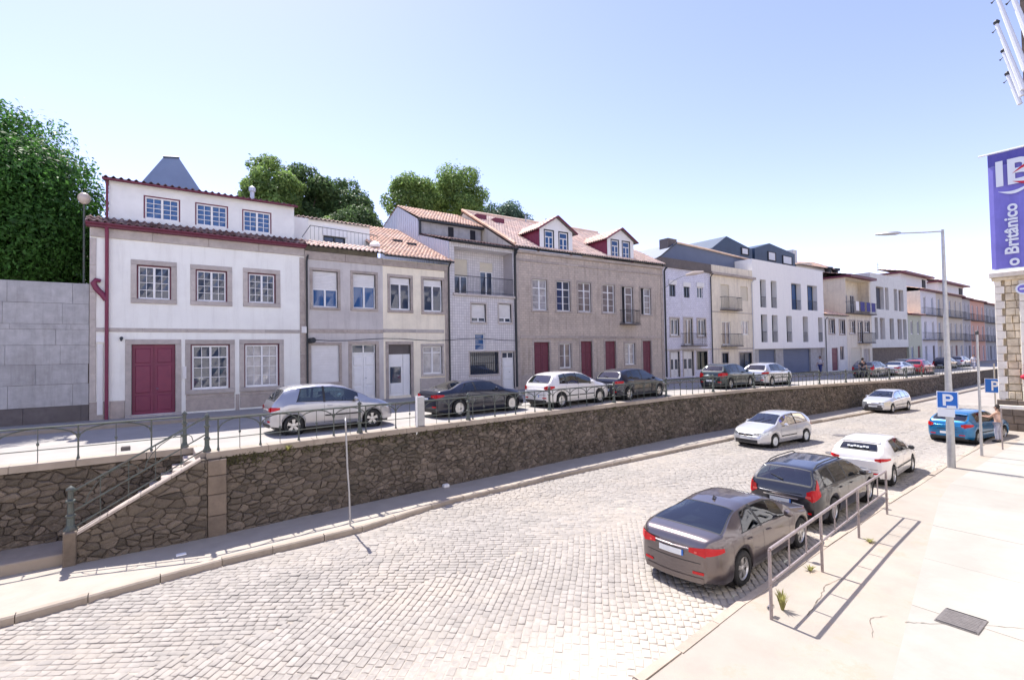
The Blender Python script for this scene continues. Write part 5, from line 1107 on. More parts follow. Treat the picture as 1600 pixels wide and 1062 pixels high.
        for xh in sp.get('handles', ()):
            P = fb(xh, s.zb(xh)-.11); q = fb(xh+.16, s.zb(xh+.16)-.11)
            MB().tube([(P[0]-L/2, P[1]+sg*.004, P[2]), (P[0]+.02-L/2, P[1]+sg*.03, P[2]+.004), (q[0]-.02-L/2, q[1]+sg*.03, q[2]+.004), (q[0]-L/2, q[1]+sg*.004, q[2])], .013, pm if not sp.get('dh') else 'trim', 6).build('door_handle', root, smooth=True)
        if sp.get('mould'):
            for (a, c) in zip(sp['doors'][:-1], sp['doors'][1:]):
                bb = MB(); s.patch(fb, a+.02, c-.02, sp['mould'], sp['mould']+.045, 8, 1, .014, 'trim', bb); bb.build('side_moulding', root, fix=False)
        xm = g1-.16; P = fb(xm, s.zb(xm)-.004); b = MB(); b.tube([(P[0]-L/2, P[1]-sg*.02, P[2]+.02), (P[0]-L/2+.02, P[1]+sg*.07, P[2]+.07)], .02, 'trim', 6)
        b.tube([(P[0]-L/2+.05, P[1]+sg*.055, P[2]+.085), (P[0]-L/2+.045, P[1]+sg*.09, P[2]+.095), (P[0]-L/2+.03, P[1]+sg*.17, P[2]+.09), (P[0]-L/2+.02, P[1]+sg*.215, P[2]+.08)], [.05, .075, .07, .03], sp.get('mm', pm), 8); b.build('mirror', root, smooth=True)
        # lamps
        t = sp['tail']; cap = s.f_cap('r'); bb = MB(); hw0 = s.hw(0)*.97
        s.patch(cap, sg*t['y'], sg*hw0, t['z'][0], t['z'][1], 5, 3, .012, 'tail', bb, (lambda i, j, u, v: (u, v+(1-i)*(lerp(*t['z'], .62)-v)*.5))); s.patch(fb, 0.0, t['x'], t['z'][0]+t.get('lift', .02), t['z'][1], 6, 3, .012, 'tail', bb, (lambda i, j, u, v: (u, v+i*(lerp(*t['z'], .85)-v)*.6)))
        bb.build('tail_lamp', root, smooth='all', fix=False)
        if 'zz' in t:
            bb = MB(); s.patch(fs, .03, t['x']*.9, 0, .75, 5, 3, .012, 'tail', bb, (lambda i, j, u, v: (u+j*t['zz'], v))); bb.build('tail_lamp', root, smooth='all', fix=False)
        bb = MB(); s.patch(cap, sg*(t['y']+.10), sg*(hw0-.16), lerp(*t['z'], .30), lerp(*t['z'], .50), 4, 1, .016, 'tailc', bb); bb.build('tail_lamp_strip', root, smooth='all', fix=False)
        h = sp['headl']; capf = s.f_cap('f'); bb = MB(); hwf = s.hw(L)*.97
        s.patch(capf, sg*h['y'], sg*hwf, h['z'][0], h['z'][1], 5, 3, .010, 'headlamp', bb); s.patch(fb, L-h['x'], L, h['z'][0]+.03, h['z'][1]+.01, 6, 3, .010, 'headlamp', bb); bb.build('headlight', root, smooth='all', fix=False)
        for c, nm in ((s.wx[0], 'rear'), (s.wx[1], 'front')):
            wheel(root, c-L/2, sg*(s.W/2-.115), s.R, sg, sp.get('rim', 'alloy'), sp.get('spokes', 5), sp.get('hub', False))
            bb = MB(); r = s.R+.055; pts = [(c-r*math.cos(math.pi*k/12)) for k in range(13)]; P = [fb(x, s.zl(x)+.004) for x in pts]; bb.tube([(p[0]-L/2, p[1]-sg*.004, p[2]) for p in P], .012, sp.get('archm', 'trim'), 5, cap=False); bb.build('arch_lip', root, smooth='all')
    cap = s.f_cap('r'); bb = MB(); pz = sp['plate']; s.patch(cap, -.26, .26, pz, pz+.11, 6, 1, .02, 'plate', bb); bb.build('number_plate', root, fix=False); bb = MB(); s.patch(cap, -.26, -.225, pz, pz+.11, 1, 1, .022, 'signblue', bb); bb.build('plate_band', root, fix=False)
    bb = MB(); s.patch(cap, -s.hw(0)*.9, s.hw(0)*.9, .24, .34, 10, 2, .012, sp.get('bump', 'trim'), bb); bb.build('rear_bumper_insert', root, smooth='all', fix=False)
    bb = MB(); s.patch(cap, -s.hw(0)*.84, s.hw(0)*.84, sp.get('bl', .57), sp.get('bl', .57)+.012, 10, 1, .004, 'trim', bb)
    bb.build('boot_gap', root, fix=False)
    if sp.get('garn'): bb = MB(); z0, z1 = sp['garn']; s.patch(cap, -s.hw(0)*.55, s.hw(0)*.55, z0, z1, 8, 1, .012, sp.get('garnm', 'chrome'), bb); bb.build('boot_trim', root, smooth='all', fix=False)
    for sg in (-1, 1): bb = MB(); s.patch(cap, sg*s.hw(0)*.62, sg*s.hw(0)*.92, .40, .45, 4, 1, .010, 'tail', bb); bb.build('reflector', root, fix=False)
    capf = s.f_cap('f'); bb = MB(); gz = sp.get('grille', (.52, .66)); gw = sp.get('gw', .36); s.patch(capf, -gw, gw, gz[0], gz[1], 8, 2, .010, 'trim', bb); bb.build('grille', root, smooth='all', fix=False)
    bb = MB(); s.patch(capf, -.55, .55, .26, .40, 8, 2, .010, 'trim', bb); bb.build('lower_intake', root, smooth='all', fix=False)
    bb = MB(); s.patch(capf, -.26, .26, .42, .52, 6, 1, .022, 'plate', bb); bb.build('number_plate', root, fix=False)
    bb = MB(); s.patch(capf, -.05, .05, gz[1]-.08, gz[1]-.01, 2, 2, .02, 'chrome', bb); bb.build('badge', root, fix=False)
    # bonnet and boot shut lines
    bb = MB(); x0 = sp['ws'][1]+.08
    for u in (-.93, .93): s.patch(top, x0, L-.12, u-.006, u+.006, 12, 1, .003, 'trim', bb)
    bb.build('bonnet_gap', root, fix=False)
    if sp.get('wiper', True):
        x0, x1 = sp['rwn']; P = top(x0+.02, 0); Q = top(lerp(x0, x1, .35), .45); MB().tube([(P[0]-L/2-.01, P[1], P[2]+.03), (lerp(P[0], Q[0], .5)-L/2-.02, Q[1]*.5, lerp(P[2], Q[2], .5)+.03), (Q[0]-L/2-.01, Q[1], Q[2]+.025)], [.018, .010, .006], 'trim', 5).build('rear_wiper', root)
    for d in (-.35, .15):
        P = top(sp['ws'][1]-.02, d-.1); Q = top(lerp(sp['ws'][0], sp['ws'][1], .55), d+.45 if d > 0 else d+.38); MB().tube([(P[0]-L/2, P[1], P[2]+.02), (Q[0]-L/2, Q[1], Q[2]+.02)], .008, 'trim', 4).build('wiper', root)
    if sp.get('fin'): P = top(sp['fin'], 0); MB().tube([(P[0]-L/2-.07, 0, P[2]-.01), (P[0]-L/2-.05, 0, P[2]+.05), (P[0]-L/2+.09, 0, P[2]-.005)], [.03, .018, .004], sp.get('finm', 'trim'), 6).build('roof_antenna', root, smooth=True)
    if sp.get('rails'):
        for sg in (-1, 1):
            a, c = sp['rails']; pts = []
            for k in range(9):
                x = lerp(a, c, k/8); P = top(x, sg*.93); pts.append((x-L/2, P[1], P[2]+(.055 if 0 < k < 8 else -.01)))
            MB().tube(pts, .016, 'trim', 6).build('roof_rail', root, smooth=True)
    if sp.get('spoiler'):
        x = sp['spoiler']; P = [top(x, u) for u in (-.9, -.5, 0, .5, .9)]; b = MB()
        for (p, q_) in zip(P[:-1], P[1:]): b.quad([(p[0]-L/2+.16, p[1], p[2]+.035), (q_[0]-L/2+.16, q_[1], q_[2]+.035), (q_[0]-L/2-.10, q_[1], q_[2]+.01), (p[0]-L/2-.10, p[1], p[2]+.01)], pm); b.quad([(p[0]-L/2-.10, p[1], p[2]+.01), (q_[0]-L/2-.10, q_[1], q_[2]+.01), (q_[0]-L/2-.08, q_[1], q_[2]-.03), (p[0]-L/2-.08, p[1], p[2]-.03)], pm)
        b.build('spoiler', root, smooth=True)
    if sp.get('exhaust'):
        for sg in sp['exhaust']: MB().lathe([(.04, 0), (.045, .12), (.03, .12), (.03, .02)], 'chrome', (-L/2+.02, 0, 0), 10, axis='y').build('exhaust', root, rot=(0, 0, R_(90)), loc=(-L/2+.02+.06, sg*.5, .26))
    return root
HATCH = dict(L=3.81, W=1.66, H=1.49, wb=2.455, ro=.62, R=.29, top=[(0, .78), (.03, .93), (.10, 1.02), (.38, 1.36), (.52, 1.42), (.8, 1.46), (1.3, 1.49), (1.85, 1.475), (2.2, 1.41), (2.42, 1.33), (3.02, .99), (3.3, .93), (3.6, .82), (3.76, .70), (3.81, .58)],
    belt=[(0, .70), (.1, .86), (.5, .98), (1.2, .95), (2.9, .88), (3.3, .82), (3.7, .68), (3.81, .5)], ws=(2.36, 2.95), rwn=(.14, .37), side=[(.72, 1.50), (1.56, 2.62)], doors=(1.52, 2.72), handles=(1.62,), tail=dict(y=.50, z=(.70, .86), x=.24), headl=dict(y=.38, z=(.60, .74), x=.38), plate=.42, mould=.50, hub=False, roofw=.58, bl=.55, bump='trim', wslope=(.16, 0))
HATCH5 = dict(HATCH, L=4.20, W=1.76, H=1.51, wb=2.60, ro=.72, R=.31, roofw=.60, top=[(0, .80), (.03, .95), (.10, 1.03), (.42, 1.37), (.62, 1.44), (1.0, 1.49), (1.6, 1.51), (2.1, 1.48), (2.45, 1.40), (3.15, 1.02), (3.45, .95), (3.9, .83), (4.12, .70), (4.2, .56)],
    belt=[(0, .70), (.1, .88), (.6, 1.00), (1.4, .97), (3.1, .90), (3.6, .82), (4.08, .68), (4.2, .5)], ws=(2.42, 3.08), rwn=(.14, .42), side=[(.62, 1.05), (1.10, 1.78), (1.84, 2.76)], doors=(.98, 1.80, 2.90), handles=(1.12, 1.95), tail=dict(y=.52, z=(.74, .94), x=.30), plate=.45)
SALOON = dict(HATCH, L=4.64, W=1.83, H=1.39, wb=2.81, ro=.98, R=.335, roofw=.60, top=[(0, .82), (.03, .98), (.12, 1.035), (.38, 1.055), (.62, 1.085), (1.25, 1.315), (1.6, 1.37), (2.1, 1.39), (2.5, 1.375), (2.85, 1.30), (3.42, 1.0), (3.7, .95), (4.2, .86), (4.5, .73), (4.64, .55)],
    belt=[(0, .74), (.1, .90), (.8, .985), (2.0, .955), (3.4, .90), (4.1, .80), (4.5, .66), (4.64, .5)], ws=(2.72, 3.36), rwn=(.58, 1.28), side=[(1.02, 1.78), (1.86, 2.96)], doors=(.98, 1.86, 3.12), handles=(1.16, 2.02), tail=dict(y=.40, z=(.74, .90), x=.26), headl=dict(y=.34, z=(.60, .73), x=.45), plate=.66, mould=None, wiper=False, bl=.60, rr=.16, bulge=(.10, .16), wslope=(.42, 0), sill=.20)
WAGON = dict(HATCH, L=4.76, W=1.82, H=1.50, wb=2.85, ro=1.05, R=.33, roofw=.63, top=[(0, .84), (.03, 1.0), (.08, 1.06), (.40, 1.42), (.55, 1.46), (1.2, 1.50), (2.2, 1.49), (2.6, 1.45), (2.9, 1.36), (3.5, 1.02), (3.8, .96), (4.4, .85), (4.65, .72), (4.76, .56)],
    belt=[(0, .80), (.1, .98), (.6, 1.00), (2.0, .97), (3.4, .92), (4.2, .82), (4.6, .68), (4.76, .5)], ws=(2.82, 3.44), rwn=(.11, .40), rwu=.90, side=[(.52, 1.20), (1.27, 2.05), (2.12, 3.08)], doors=(1.24, 2.08, 3.22), handles=(1.42, 2.24), tail=dict(y=.62, z=(.70, 1.0), x=.22, zz=.14), headl=dict(y=.38, z=(.62, .78), x=.35), plate=.60, mould=None, rails=(.55, 2.5), garn=(.73, .76), bl=.55, rr=.13, wslope=(.20, 0), bulge=(.06, .14))
P_ = {k: paint(k, c, m_) for k, c, m_ in (('graphite_paint', (.15, .125, .125), .75), ('black_paint', (.022, .022, .030), .4), ('silver_paint', (.46, .46, .49), .7), ('white_car_paint', (.76, .73, .70), .0), ('blue_paint', (.005, .155, .36), .45), ('bright_silver', (.60, .60, .62), .5), ('navy_paint', (.016, .018, .035), .4), ('green_black_paint', (.018, .032, .035), .4), ('grey_paint', (.12, .13, .15), .6), ('red_car_paint', (.42, .015, .035), .2))}
M.update(P_)
def ST(root):      # torn pale strip across the rear window
    b = MB(); L = 4.05
    for k in range(7): y = -.30+k*.09; dz = .012*math.sin(k*2.1); b.quad([(.215-L/2+.0, y, 1.205+dz), (.215-L/2, y+.075, 1.205+dz), (.262-L/2, y+.075, 1.250+dz), (.262-L/2, y, 1.250+dz)], 'strip')
    b.build('window_strip', root, fix=False, loc=(-.05, 0, .012))
# on the cobbled road
sal = car('dark grey metallic saloon parked behind the near steel barrier, nearest car', 10.58, 6.33, 0, 4.0, dict(SALOON, bump='graphite_paint', rwu=.93, roofw=.575, rr=.24, top=[(0, .84), (.03, .97), (.12, 1.035), (.26, 1.06), (.42, 1.085), (.75, 1.19), (1.30, 1.335), (1.7, 1.385), (2.1, 1.39), (2.5, 1.375), (2.85, 1.30), (3.42, 1.0), (3.7, .95), (4.2, .86), (4.5, .73), (4.64, .55)], rwn=(.44, 1.30), plate=.685, tail=dict(y=.36, z=(.73, .90), x=.30), exhaust=(1,), fin=1.62, finm='trim', spokes=5), P_['graphite_paint'])
car('black estate car with roof rails parked in front of the dark grey saloon', 15.72, 6.72, 0, 3.4, dict(WAGON, rim='alloy', rwg='carglass_l', mm='trim', spokes=8), P_['black_paint'])
kia = car('white hatchback with red tail lamps parked ahead of the black estate', 21.15, 7.06, 0, 4.5, dict(HATCH5, L=4.05, wb=2.5, ro=.70, top=[(0, .84), (.03, 1.0), (.10, 1.08), (.36, 1.32), (.60, 1.41), (1.0, 1.46), (1.6, 1.47), (2.1, 1.44), (2.4, 1.37), (3.0, 1.02), (3.35, .94), (3.8, .80), (4.0, .66), (4.05, .54)], H=1.47, rwn=(.17, .36), rwu=.74, tail=dict(y=.50, z=(.80, .93), x=.34), spoiler=.52, mm='trim', plate=.46, side=[(.92, 1.72), (1.78, 2.62)], ws=(2.38, 2.95), belt=[(0, .76), (.1, .93), (.6, 1.05), (1.4, .98), (3.0, .90), (3.5, .80), (3.95, .66), (4.05, .5)]), P_['white_car_paint'])
ST(kia)
car('bright blue hatchback parked beside the far stone building, a person standing by it', 32.35, 6.80, 0, -9.0, dict(HATCH5, L=4.3, wb=2.65, W=1.80, spoiler=.5, garn=(.66, .69), garnm='trim', rwn=(.14, .46), top=[(0, .86), (.03, 1.0), (.10, 1.06), (.5, 1.34), (.72, 1.42), (1.1, 1.46), (1.7, 1.48), (2.2, 1.45), (2.5, 1.38), (3.2, 1.02), (3.5, .95), (4.0, .82), (4.2, .70), (4.3, .56)], H=1.48), P_['blue_paint'])
car('silver three-door hatchback driving towards us in the middle of the cobbled road', 24.5, 12.38, 0, 175.5, dict(HATCH5, parked=False, H=1.44, glass='carglass', hub=True, rim='plate', mould=.48, side=[(.62, 1.55), (1.62, 2.72)], doors=(1.58, 2.85), handles=(1.75,), grille=(.56, .66), wsg='carglass_l', archm='bright_silver'), P_['bright_silver'])
car('silver small hatchback with two wheels near the left kerb farther up the road', 42.3, 13.3, 0, 177, dict(HATCH5, L=4.1, glass='carglass', wsg='carglass_l', gw=.5, grille=(.42, .52), headl=dict(y=.34, z=(.60, .76), x=.6), archm='bright_silver'), P_['bright_silver'])
# on the upper street
car('silver compact three-door hatchback parked above the wall in front of the lilac house', 4.80, 17.08, 2.2, 0, dict(HATCH, glass='carglass_l', spokes=5, archm='silver_paint'), P_['silver_paint'])
bs_ = car('black saloon parked on the upper street in front of the cream and tiled houses', 10.60, 17.42, 2.2, 4, dict(SALOON, H=1.42, spokes=10), P_['navy_paint']); bs_.scale = (.92, .95, .97)
car('white five-door hatchback parked on the upper street before the long taupe house', 15.55, 17.15, 2.2, 6, dict(HATCH5, hub=True, rim='alloy', mould=.46, glass='carglass_l'), P_['white_car_paint'])
car('black hatchback parked before the right end of the long taupe house', 19.95, 17.2, 2.2, 6, dict(HATCH5, L=4.3, garn=(.70, .74), garnm='tail'), P_['navy_paint'])
car('dark green-black hatchback parked before the violet tiled house', 29.1, 17.4, 2.2, 5, dict(HATCH5, tail=dict(y=.46, z=(.66, .98), x=.34)), P_['green_black_paint'])
car('silver hatchback parked directly behind the dark green-black one', 33.9, 17.35, 2.1, 3, dict(HATCH5, L=4.05), P_['bright_silver'])
car('dark grey estate parked far up the upper street before the pinkish balcony house', 53.9, 18.0, zt(54), 2, dict(WAGON, rwg='carglass_l'), P_['grey_paint'])
car('silver saloon parked next to the red car far up the upper street', 58.6, 17.4, zt(58.6), 0, dict(SALOON, L=4.5), P_['bright_silver'])
car('red hatchback parked far up the upper street', 62.9, 16.9, zt(63), 0, dict(HATCH5, L=4.0), P_['red_car_paint'])
for k, (x, y, pmn, lab) in enumerate(((68.5, 19.6, 'grey_paint', 'grey-blue car beyond the red hatchback on the upper street'), (76, 20.6, 'blue_paint', 'blue car far along the upper street near the shop fronts'), (84, 19.8, 'navy_paint', 'dark car at the far end of the upper street'), (93, 20.3, 'bright_silver', 'pale car, farthest of those on the upper street'))):
    car(lab, x, y, zt(x), 0, dict(HATCH5), P_[pmn])
# ------------------------------------------------------------------ trees
def tree(name, label, x, y, zb_, zc, rx, ry, rz_, leafm, nl, ls, nclump, seed, trunk_r=.25, group=None, clump=(.22, .34), fill=.5, flat=0):
    rd = np.random.default_rng(seed); nl = int(nl*1.15); root = empty(name, (x, y, zb_), label=label, cat='tree', group=group)
    C_ = rd.normal(size=(nclump, 3)); C_ /= np.linalg.norm(C_, axis=1)[:, None]; C_ *= (rd.uniform(fill, 1, nclump)**.6)[:, None]
    C_[:, 2] = np.where(C_[:, 2] < -.6, -.6+rd.uniform(-.1, .1, nclump), C_[:, 2]); cc = C_*np.array([rx, ry, rz_])*.80; cr = rd.uniform(*clump, nclump)*min(rx, rz_)
    w_ = cr**2; idx = rd.choice(nclump, nl, p=w_/w_.sum()); d = rd.normal(size=(nl, 3)); d /= np.linalg.norm(d, axis=1)[:, None]; rr = cr[idx]*(rd.uniform(.35, 1.0, nl)**.45)*(1+.18*rd.normal(size=nl)*(rd.random(nl) < .3))
    d[:, 2] *= .85; P = cc[idx]+d*rr[:, None]; P[:, 2] += zc-zb_
    a = rd.normal(size=(nl, 3)); a /= np.linalg.norm(a, axis=1)[:, None]; nrm = d+rd.normal(size=(nl, 3))*.55+np.array([0, 0, .35]); nrm /= np.linalg.norm(nrm, axis=1)[:, None]
    u = np.cross(nrm, a); u /= np.linalg.norm(u, axis=1)[:, None]; v = np.cross(nrm, u); s_ = ls*rd.uniform(.6, 1.4, nl)[:, None]
    V = np.stack([P-u*s_, P-v*s_*.42+nrm*s_*.10, P+u*s_, P+v*s_*.42+nrm*s_*.10], 1).reshape(-1, 3); F = np.arange(nl*4).reshape(-1, 4)
    tn = np.repeat(np.clip(rd.normal(.5, .25, nl)+(rd.random(nclump)[idx]-.5)*.5, 0, 1), 4); tag(link('crown', npmesh('crown', V, F, [leafm], tn), root), kind='stuff')
    b = MB(); hb = zc-zb_-rz_*.25; b.tube([(0, 0, -.2), (.05, .03, hb*.35), (-.05, .05, hb*.7), (0, 0, hb)], [trunk_r*1.25, trunk_r, trunk_r*.85, trunk_r*.6], 'bark', 9); b.build('trunk', root, smooth=True)
    for k in range(7):
        t = cc[rd.integers(nclump)]; st_ = hb*rd.uniform(.55, .95); e = (t[0]*.85, t[1]*.85, t[2]*.85+zc-zb_); MB().tube([(0, 0, st_), (e[0]*.4, e[1]*.4, lerp(st_, e[2], .55)), e], [trunk_r*.5, trunk_r*.3, .03], 'bark', 6).build('limb', root, smooth=True)
    return root
tree('laurel_tree', 'big dense glossy dark green tree above the granite block wall at the left edge', -6.6, 29.2, 2.0, 11.0, 5.6, 4.0, 4.8, 'leaf1', 130000, .088, 170, 11, .3, clump=(.20, .34), fill=.55)
tree('laurel_tree', 'lower dark bushy tree filling the gap under the big tree beside the white house', -2.6, 31.5, 2.0, 8.4, 3.2, 3, 3.0, 'leaf1', 22000, .11, 50, 12, .2)
TG = 'trees behind the row of houses'
for a in ((8.3, 46, 18.3, 2.9, 3, 3.7, 'leaf3', 9000, 21, 'light green tree, leftmost of the clump behind the white and lilac houses'), (11.4, 48, 18.6, 3.4, 3, 4.1, 'leaf2', 12000, 22, 'mid green round tree in the middle of the clump behind the lilac house'), (15.3, 48.5, 18.0, 3.2, 3, 3.8, 'leaf2', 12000, 23, 'dark green tree at the right of the clump behind the cream house'),
          (14.3, 43, 15.0, 2.7, 2.4, 2.7, 'leaf2', 8000, 24, 'low rounded olive tree just behind the lilac house attic'), (11.6, 42.5, 14.6, 1.6, 1.5, 1.5, 'leaf3', 3000, 25, 'small pale bush-like tree between the white attic and the round olive tree'), 
          (21.4, 47, 19.9, 3.3, 2.6, 3.6, 'leaf3', 8000, 26, 'bright yellow-green tree left of the tallest one behind the tiled house'), (26.6, 47, 20.6, 4.3, 3, 4.7, 'leaf3', 14000, 27, 'tallest bright green tree behind the tiled roofs'), (33.3, 47.5, 19.3, 3.5, 3, 3.7, 'leaf4', 8000, 28, 'blue-green airy tree behind the long taupe house roof')):
    x, y, zc, rx, ry, rz_, lm, nl, sd_, lab = a; tree('broadleaf_tree', lab, x, y, 2.0, zc, rx, ry, rz_, lm, int(nl*2.2), .15, 60, sd_, .28, TG, clump=(.22, .36), fill=.45)
# weeds by the barrier and on the wall
def weed(x, y, z, n, h, label, seed=0):
    rd = random.Random(seed); b = MB()
    for k in range(n):
        a = rd.uniform(0, 6.28); r = rd.uniform(.02, .12); H = h*rd.uniform(.5, 1); c, s_ = math.cos(a), math.sin(a); w_ = .012
        b.quad([(c*.02-s_*w_, s_*.02+c*w_, 0), (c*.02+s_*w_, s_*.02-c*w_, 0), (c*r*.7+s_*w_, s_*r*.7-c*w_, H*.7), (c*r*.7-s_*w_, s_*r*.7+c*w_, H*.7)], 'weed'); b.quad([(c*r*.7-s_*w_, s_*r*.7+c*w_, H*.7), (c*r*.7+s_*w_, s_*r*.7-c*w_, H*.7), (c*r*1.3, s_*r*1.3, H)], 'weed')
    o = b.build('weed_tuft', fix=False, attr=True, loc=(x, y, z)); tag(o, label, 'weeds')
weed(8.75, 4.35, .12, 60, .34, 'tall dry grass tuft beside the nearest barrier post', 1); weed(10.7, 4.75, .12, 30, .10, 'small weed tuft at the foot of the second barrier post', 2); weed(13.3, 4.6, .12, 24, .09, 'small weed tuft near the third barrier post', 3); weed(3.05, wb(3.05)+.02, 2.0, 60, .18, 'green weed growing from the wall top below the silver compact car', 4)
for k, (x, y, lab) in enumerate(((28.9, 11.1, 'round iron manhole cover in the setts behind the nearest oncoming silver car'), (23.9, 9.45, 'round iron manhole cover in the setts left of the white hatchback'))):
    m_ = empty('manhole_cover', (x, y, .012), label=lab, cat='manhole cover'); MB().lathe([(.36, 0), (.36, .006), (.33, .008), (.32, .004), (.02, .006)], 'castiron', n=20).build('lid', m_)
# dry moss and weeds rooted along the head of the retaining wall
mv, mf, mt = [], [], []; rd = random.Random(77)
for k in range(420):
    x = 1.5+(rd.random()**1.6)*40; z = zt(x)-.17-abs(rd.gauss(0, .12)); n_ = rd.randint(3, 9)
    for j in range(n_):
        a = rd.uniform(0, 6.28); r = rd.uniform(.015, .05); cx, cz = x+rd.gauss(0, .06), z+rd.gauss(0, .03); yy = wb(x)+.06*z-rd.uniform(.03, .07); i = len(mv)
        mv += [(cx, yy, cz), (cx+r*math.cos(a), yy-.02, cz+r*math.sin(a)), (cx+r*1.6*math.cos(a+.3), yy-.03, cz+r*1.6*math.sin(a+.3)), (cx+r*math.cos(a+.8), yy-.02, cz+r*math.sin(a+.8))]; mf.append((i, i+1, i+2, i+3)); mt += [rd.random()]*4
mo = link('wall_moss', npmesh('wall_moss', np.array(mv), np.array(mf), ['moss'], mt)); tag(mo, 'dry olive moss and small weeds along the head of the rubble retaining wall', 'moss', kind='stuff')
# ------------------------------------------------------------------ street furniture
def psign(root, z, nx, plate=True, w_=.62, h_=.62):
    # square blue sign facing the camera side of the street (-X)
    b = MB(); b.box(-.012, 0, -w_/2, w_/2, z, z+h_, 'signwhite'); sg = b.build('sign_panel', root); sg.location.x = nx
    MB().box(-.020, -.012, -w_/2+.03, w_/2-.03, z+.03, z+h_-.03, 'signblue').build('sign_face', sg)
    b = MB(); hz = h_; t = .085; s = 1 if True else -1
    def R(y0, y1, z0, z1): b.box(-.028, -.020, min(-y0, -y1), max(-y0, -y1), z+z0*h_, z+z1*h_, 'signwhite')
    R(-.13, -.045, .16, .84); n = 14; k = b.mi('signwhite'); cz, ro_, ri = z+.63*h_, .21*h_, .075*h_
    pts = []
    for i in range(n+1): a = -math.pi/2+math.pi*i/n; pts.append((math.cos(a), math.sin(a)))
    for (c0, s0), (c1, s1) in zip(pts[:-1], pts[1:]): b.quad([(-.028, -(.04+ri*c0), cz+ri*s0), (-.028, -(.04+ro_*c0), cz+ro_*s0), (-.028, -(.04+ro_*c1), cz+ro_*s1), (-.028, -(.04+ri*c1), cz+ri*s1)], 'signwhite')
    R(-.05, .045, (cz-z+ri)/h_, (cz-z+ro_)/h_); R(-.05, .045, (cz-z-ro_)/h_, (cz-z-ri)/h_); b.build('letter_p', sg, fix=False)
    if plate: MB().box(-.03, -.015, -w_*.32, w_*.5-.02, z-.30, z-.02, 'signwhite').build('lower_plate', root).location.x = nx; MB().box(-.035, -.020, -.24, .02, z+.0, z+.11, 'signwhite').build('corner_sticker', sg)
lp = empty('street_lamp', (23.67, 5.51, .12), label='tall galvanised street lamp with a long flat head arm on the right pavement', cat='street lamp')
MB().tube([(0, 0, 0), (0, 0, 2.2), (0, 0, 5), (0, 0, 8.72)], [.125, .115, .08, .045], 'galv', 12).build('pole', lp, smooth=True)
MB().tube([(0, 0, 8.66), (0, .6, 8.74), (0, 1.35, 8.86)], .028, 'galv', 8).build('arm', lp, smooth=True)
b = MB(); b.tube([(0, 1.28, 8.85), (0, 1.4, 8.87), (0, 1.75, 8.93), (0, 2.1, 8.98)], [.05, .10, .10, .05], 'galv', 8); b.v = [(x, y, 8.9+(z-8.9)*.75) for x, y, z in b.v]; b.build('lamp_head', lp, smooth=True)
MB().box(-.151, -.14, -.05, .05, .5, 1.1, 'galv').build('access_door', lp)
ps = empty('parking_sign', (23.48, 5.51, 2.0), label='blue square parking sign with white P strapped to the street lamp', cat='road sign'); psign(ps, .28, 0)
for z in (.45, .75): MB().tube([(.0, -.15, z), (.05, -.17, z), (.34, -.15, z), (.36, 0, z), (.34, .15, z), (.05, .17, z), (0, .15, z)], .012, 'galv', 5).build('clamp', ps)
w2 = empty('thin_pole', (26.98, 5.33, .12), label='thin grey steel pole on the right pavement between the street lamp and the blue car', cat='pole'); MB().tube([(0, 0, 0), (0, 0, 4.9)], [.05, .04], 'galv', 10).build('shaft', w2, smooth=True); MB().lathe([(.06, 0), (.06, .12), (.02, .16)], 'darkmetal', (0, 0, 4.86), 8).build('cap', w2)
w3 = empty('short_post', (29.24, 5.11, .12), label='thin short pinkish post right of the person by the blue car', cat='post'); MB().tube([(0, 0, 0), (0, 0, 1.75)], .028, 'barrier', 8).build('shaft', w3, smooth=True)
p2 = empty('parking_sign', (43.0, 7.78, .06), label='second blue parking sign half hidden behind the stone building corner', cat='road sign'); MB().tube([(.1, 0, 0), (.1, 0, 3.3)], .04, 'galv', 8).build('pole', p2); psign(p2, 1.45, 0, False, .9, .9)
sp_ = empty('sign_pole', (4.25, 13.31, .12), label='thin bent grey pole standing on the left pavement below the silver compact car', cat='pole'); MB().tube([(0, 0, 0), (-.02, .0, .9), (-.06, 0, 1.5), (-.10, 0, 2.86)], .024, 'galv', 8).build('shaft', sp_, smooth=True)
MB().tube([(-.10+.0095, -.003, 2.62), (-.10-.0095, .003, 2.62)], [.21, .21], 'galv', 20).build('round_sign', sp_, loc=(0, 0, 0))
bxp = empty('square_post', (7.25, 15.34, 2.2), label='pale square metal post in the railing behind the black saloon', cat='post'); MB().bbox(-.13, .13, -.10, .10, 0, .98, 'galv', .02).build('shaft', bxp); MB().box(-.21, -.15, -.14, -.10, -.25, 1.02, 'white').build('white_strip', bxp)
gl_ = empty('globe_lamp', (-2.15, 25.6, 2.3), label='white globe lamp on a pole behind the granite block wall in front of the tree', cat='street lamp'); MB().tube([(0, 0, 0), (0, 0, 8.4)], .035, 'greenmetal', 8).build('pole', gl_); MB().lathe([(.05, 0), (.12, .04), (.19, .14), (.21, .24), (.19, .34), (.11, .43), (.02, .46)], 'lampwhite', (0, 0, 8.4), 14).build('globe', gl_, smooth=True)
mh = empty('drain_cover', (10.63, 2.43, .128), 0, label='rectangular cast iron cover in the pale slabs at bottom right', cat='drain cover')
b = MB().bbox(-.31, .31, -.27, .27, 0, .012, 'castiron', .008, front='z'); b.build('cover', mh)
for k in range(9): MB().bbox(-.27+k*.06, -.235+k*.06, -.22, .22, .012, .018, 'castiron', .004, front='z').build('rib', mh)
for k, s_ in enumerate((-.30, .285)): MB().box(s_, s_+.015, -.25, .25, .012, .02, 'dark').build('slot', mh)
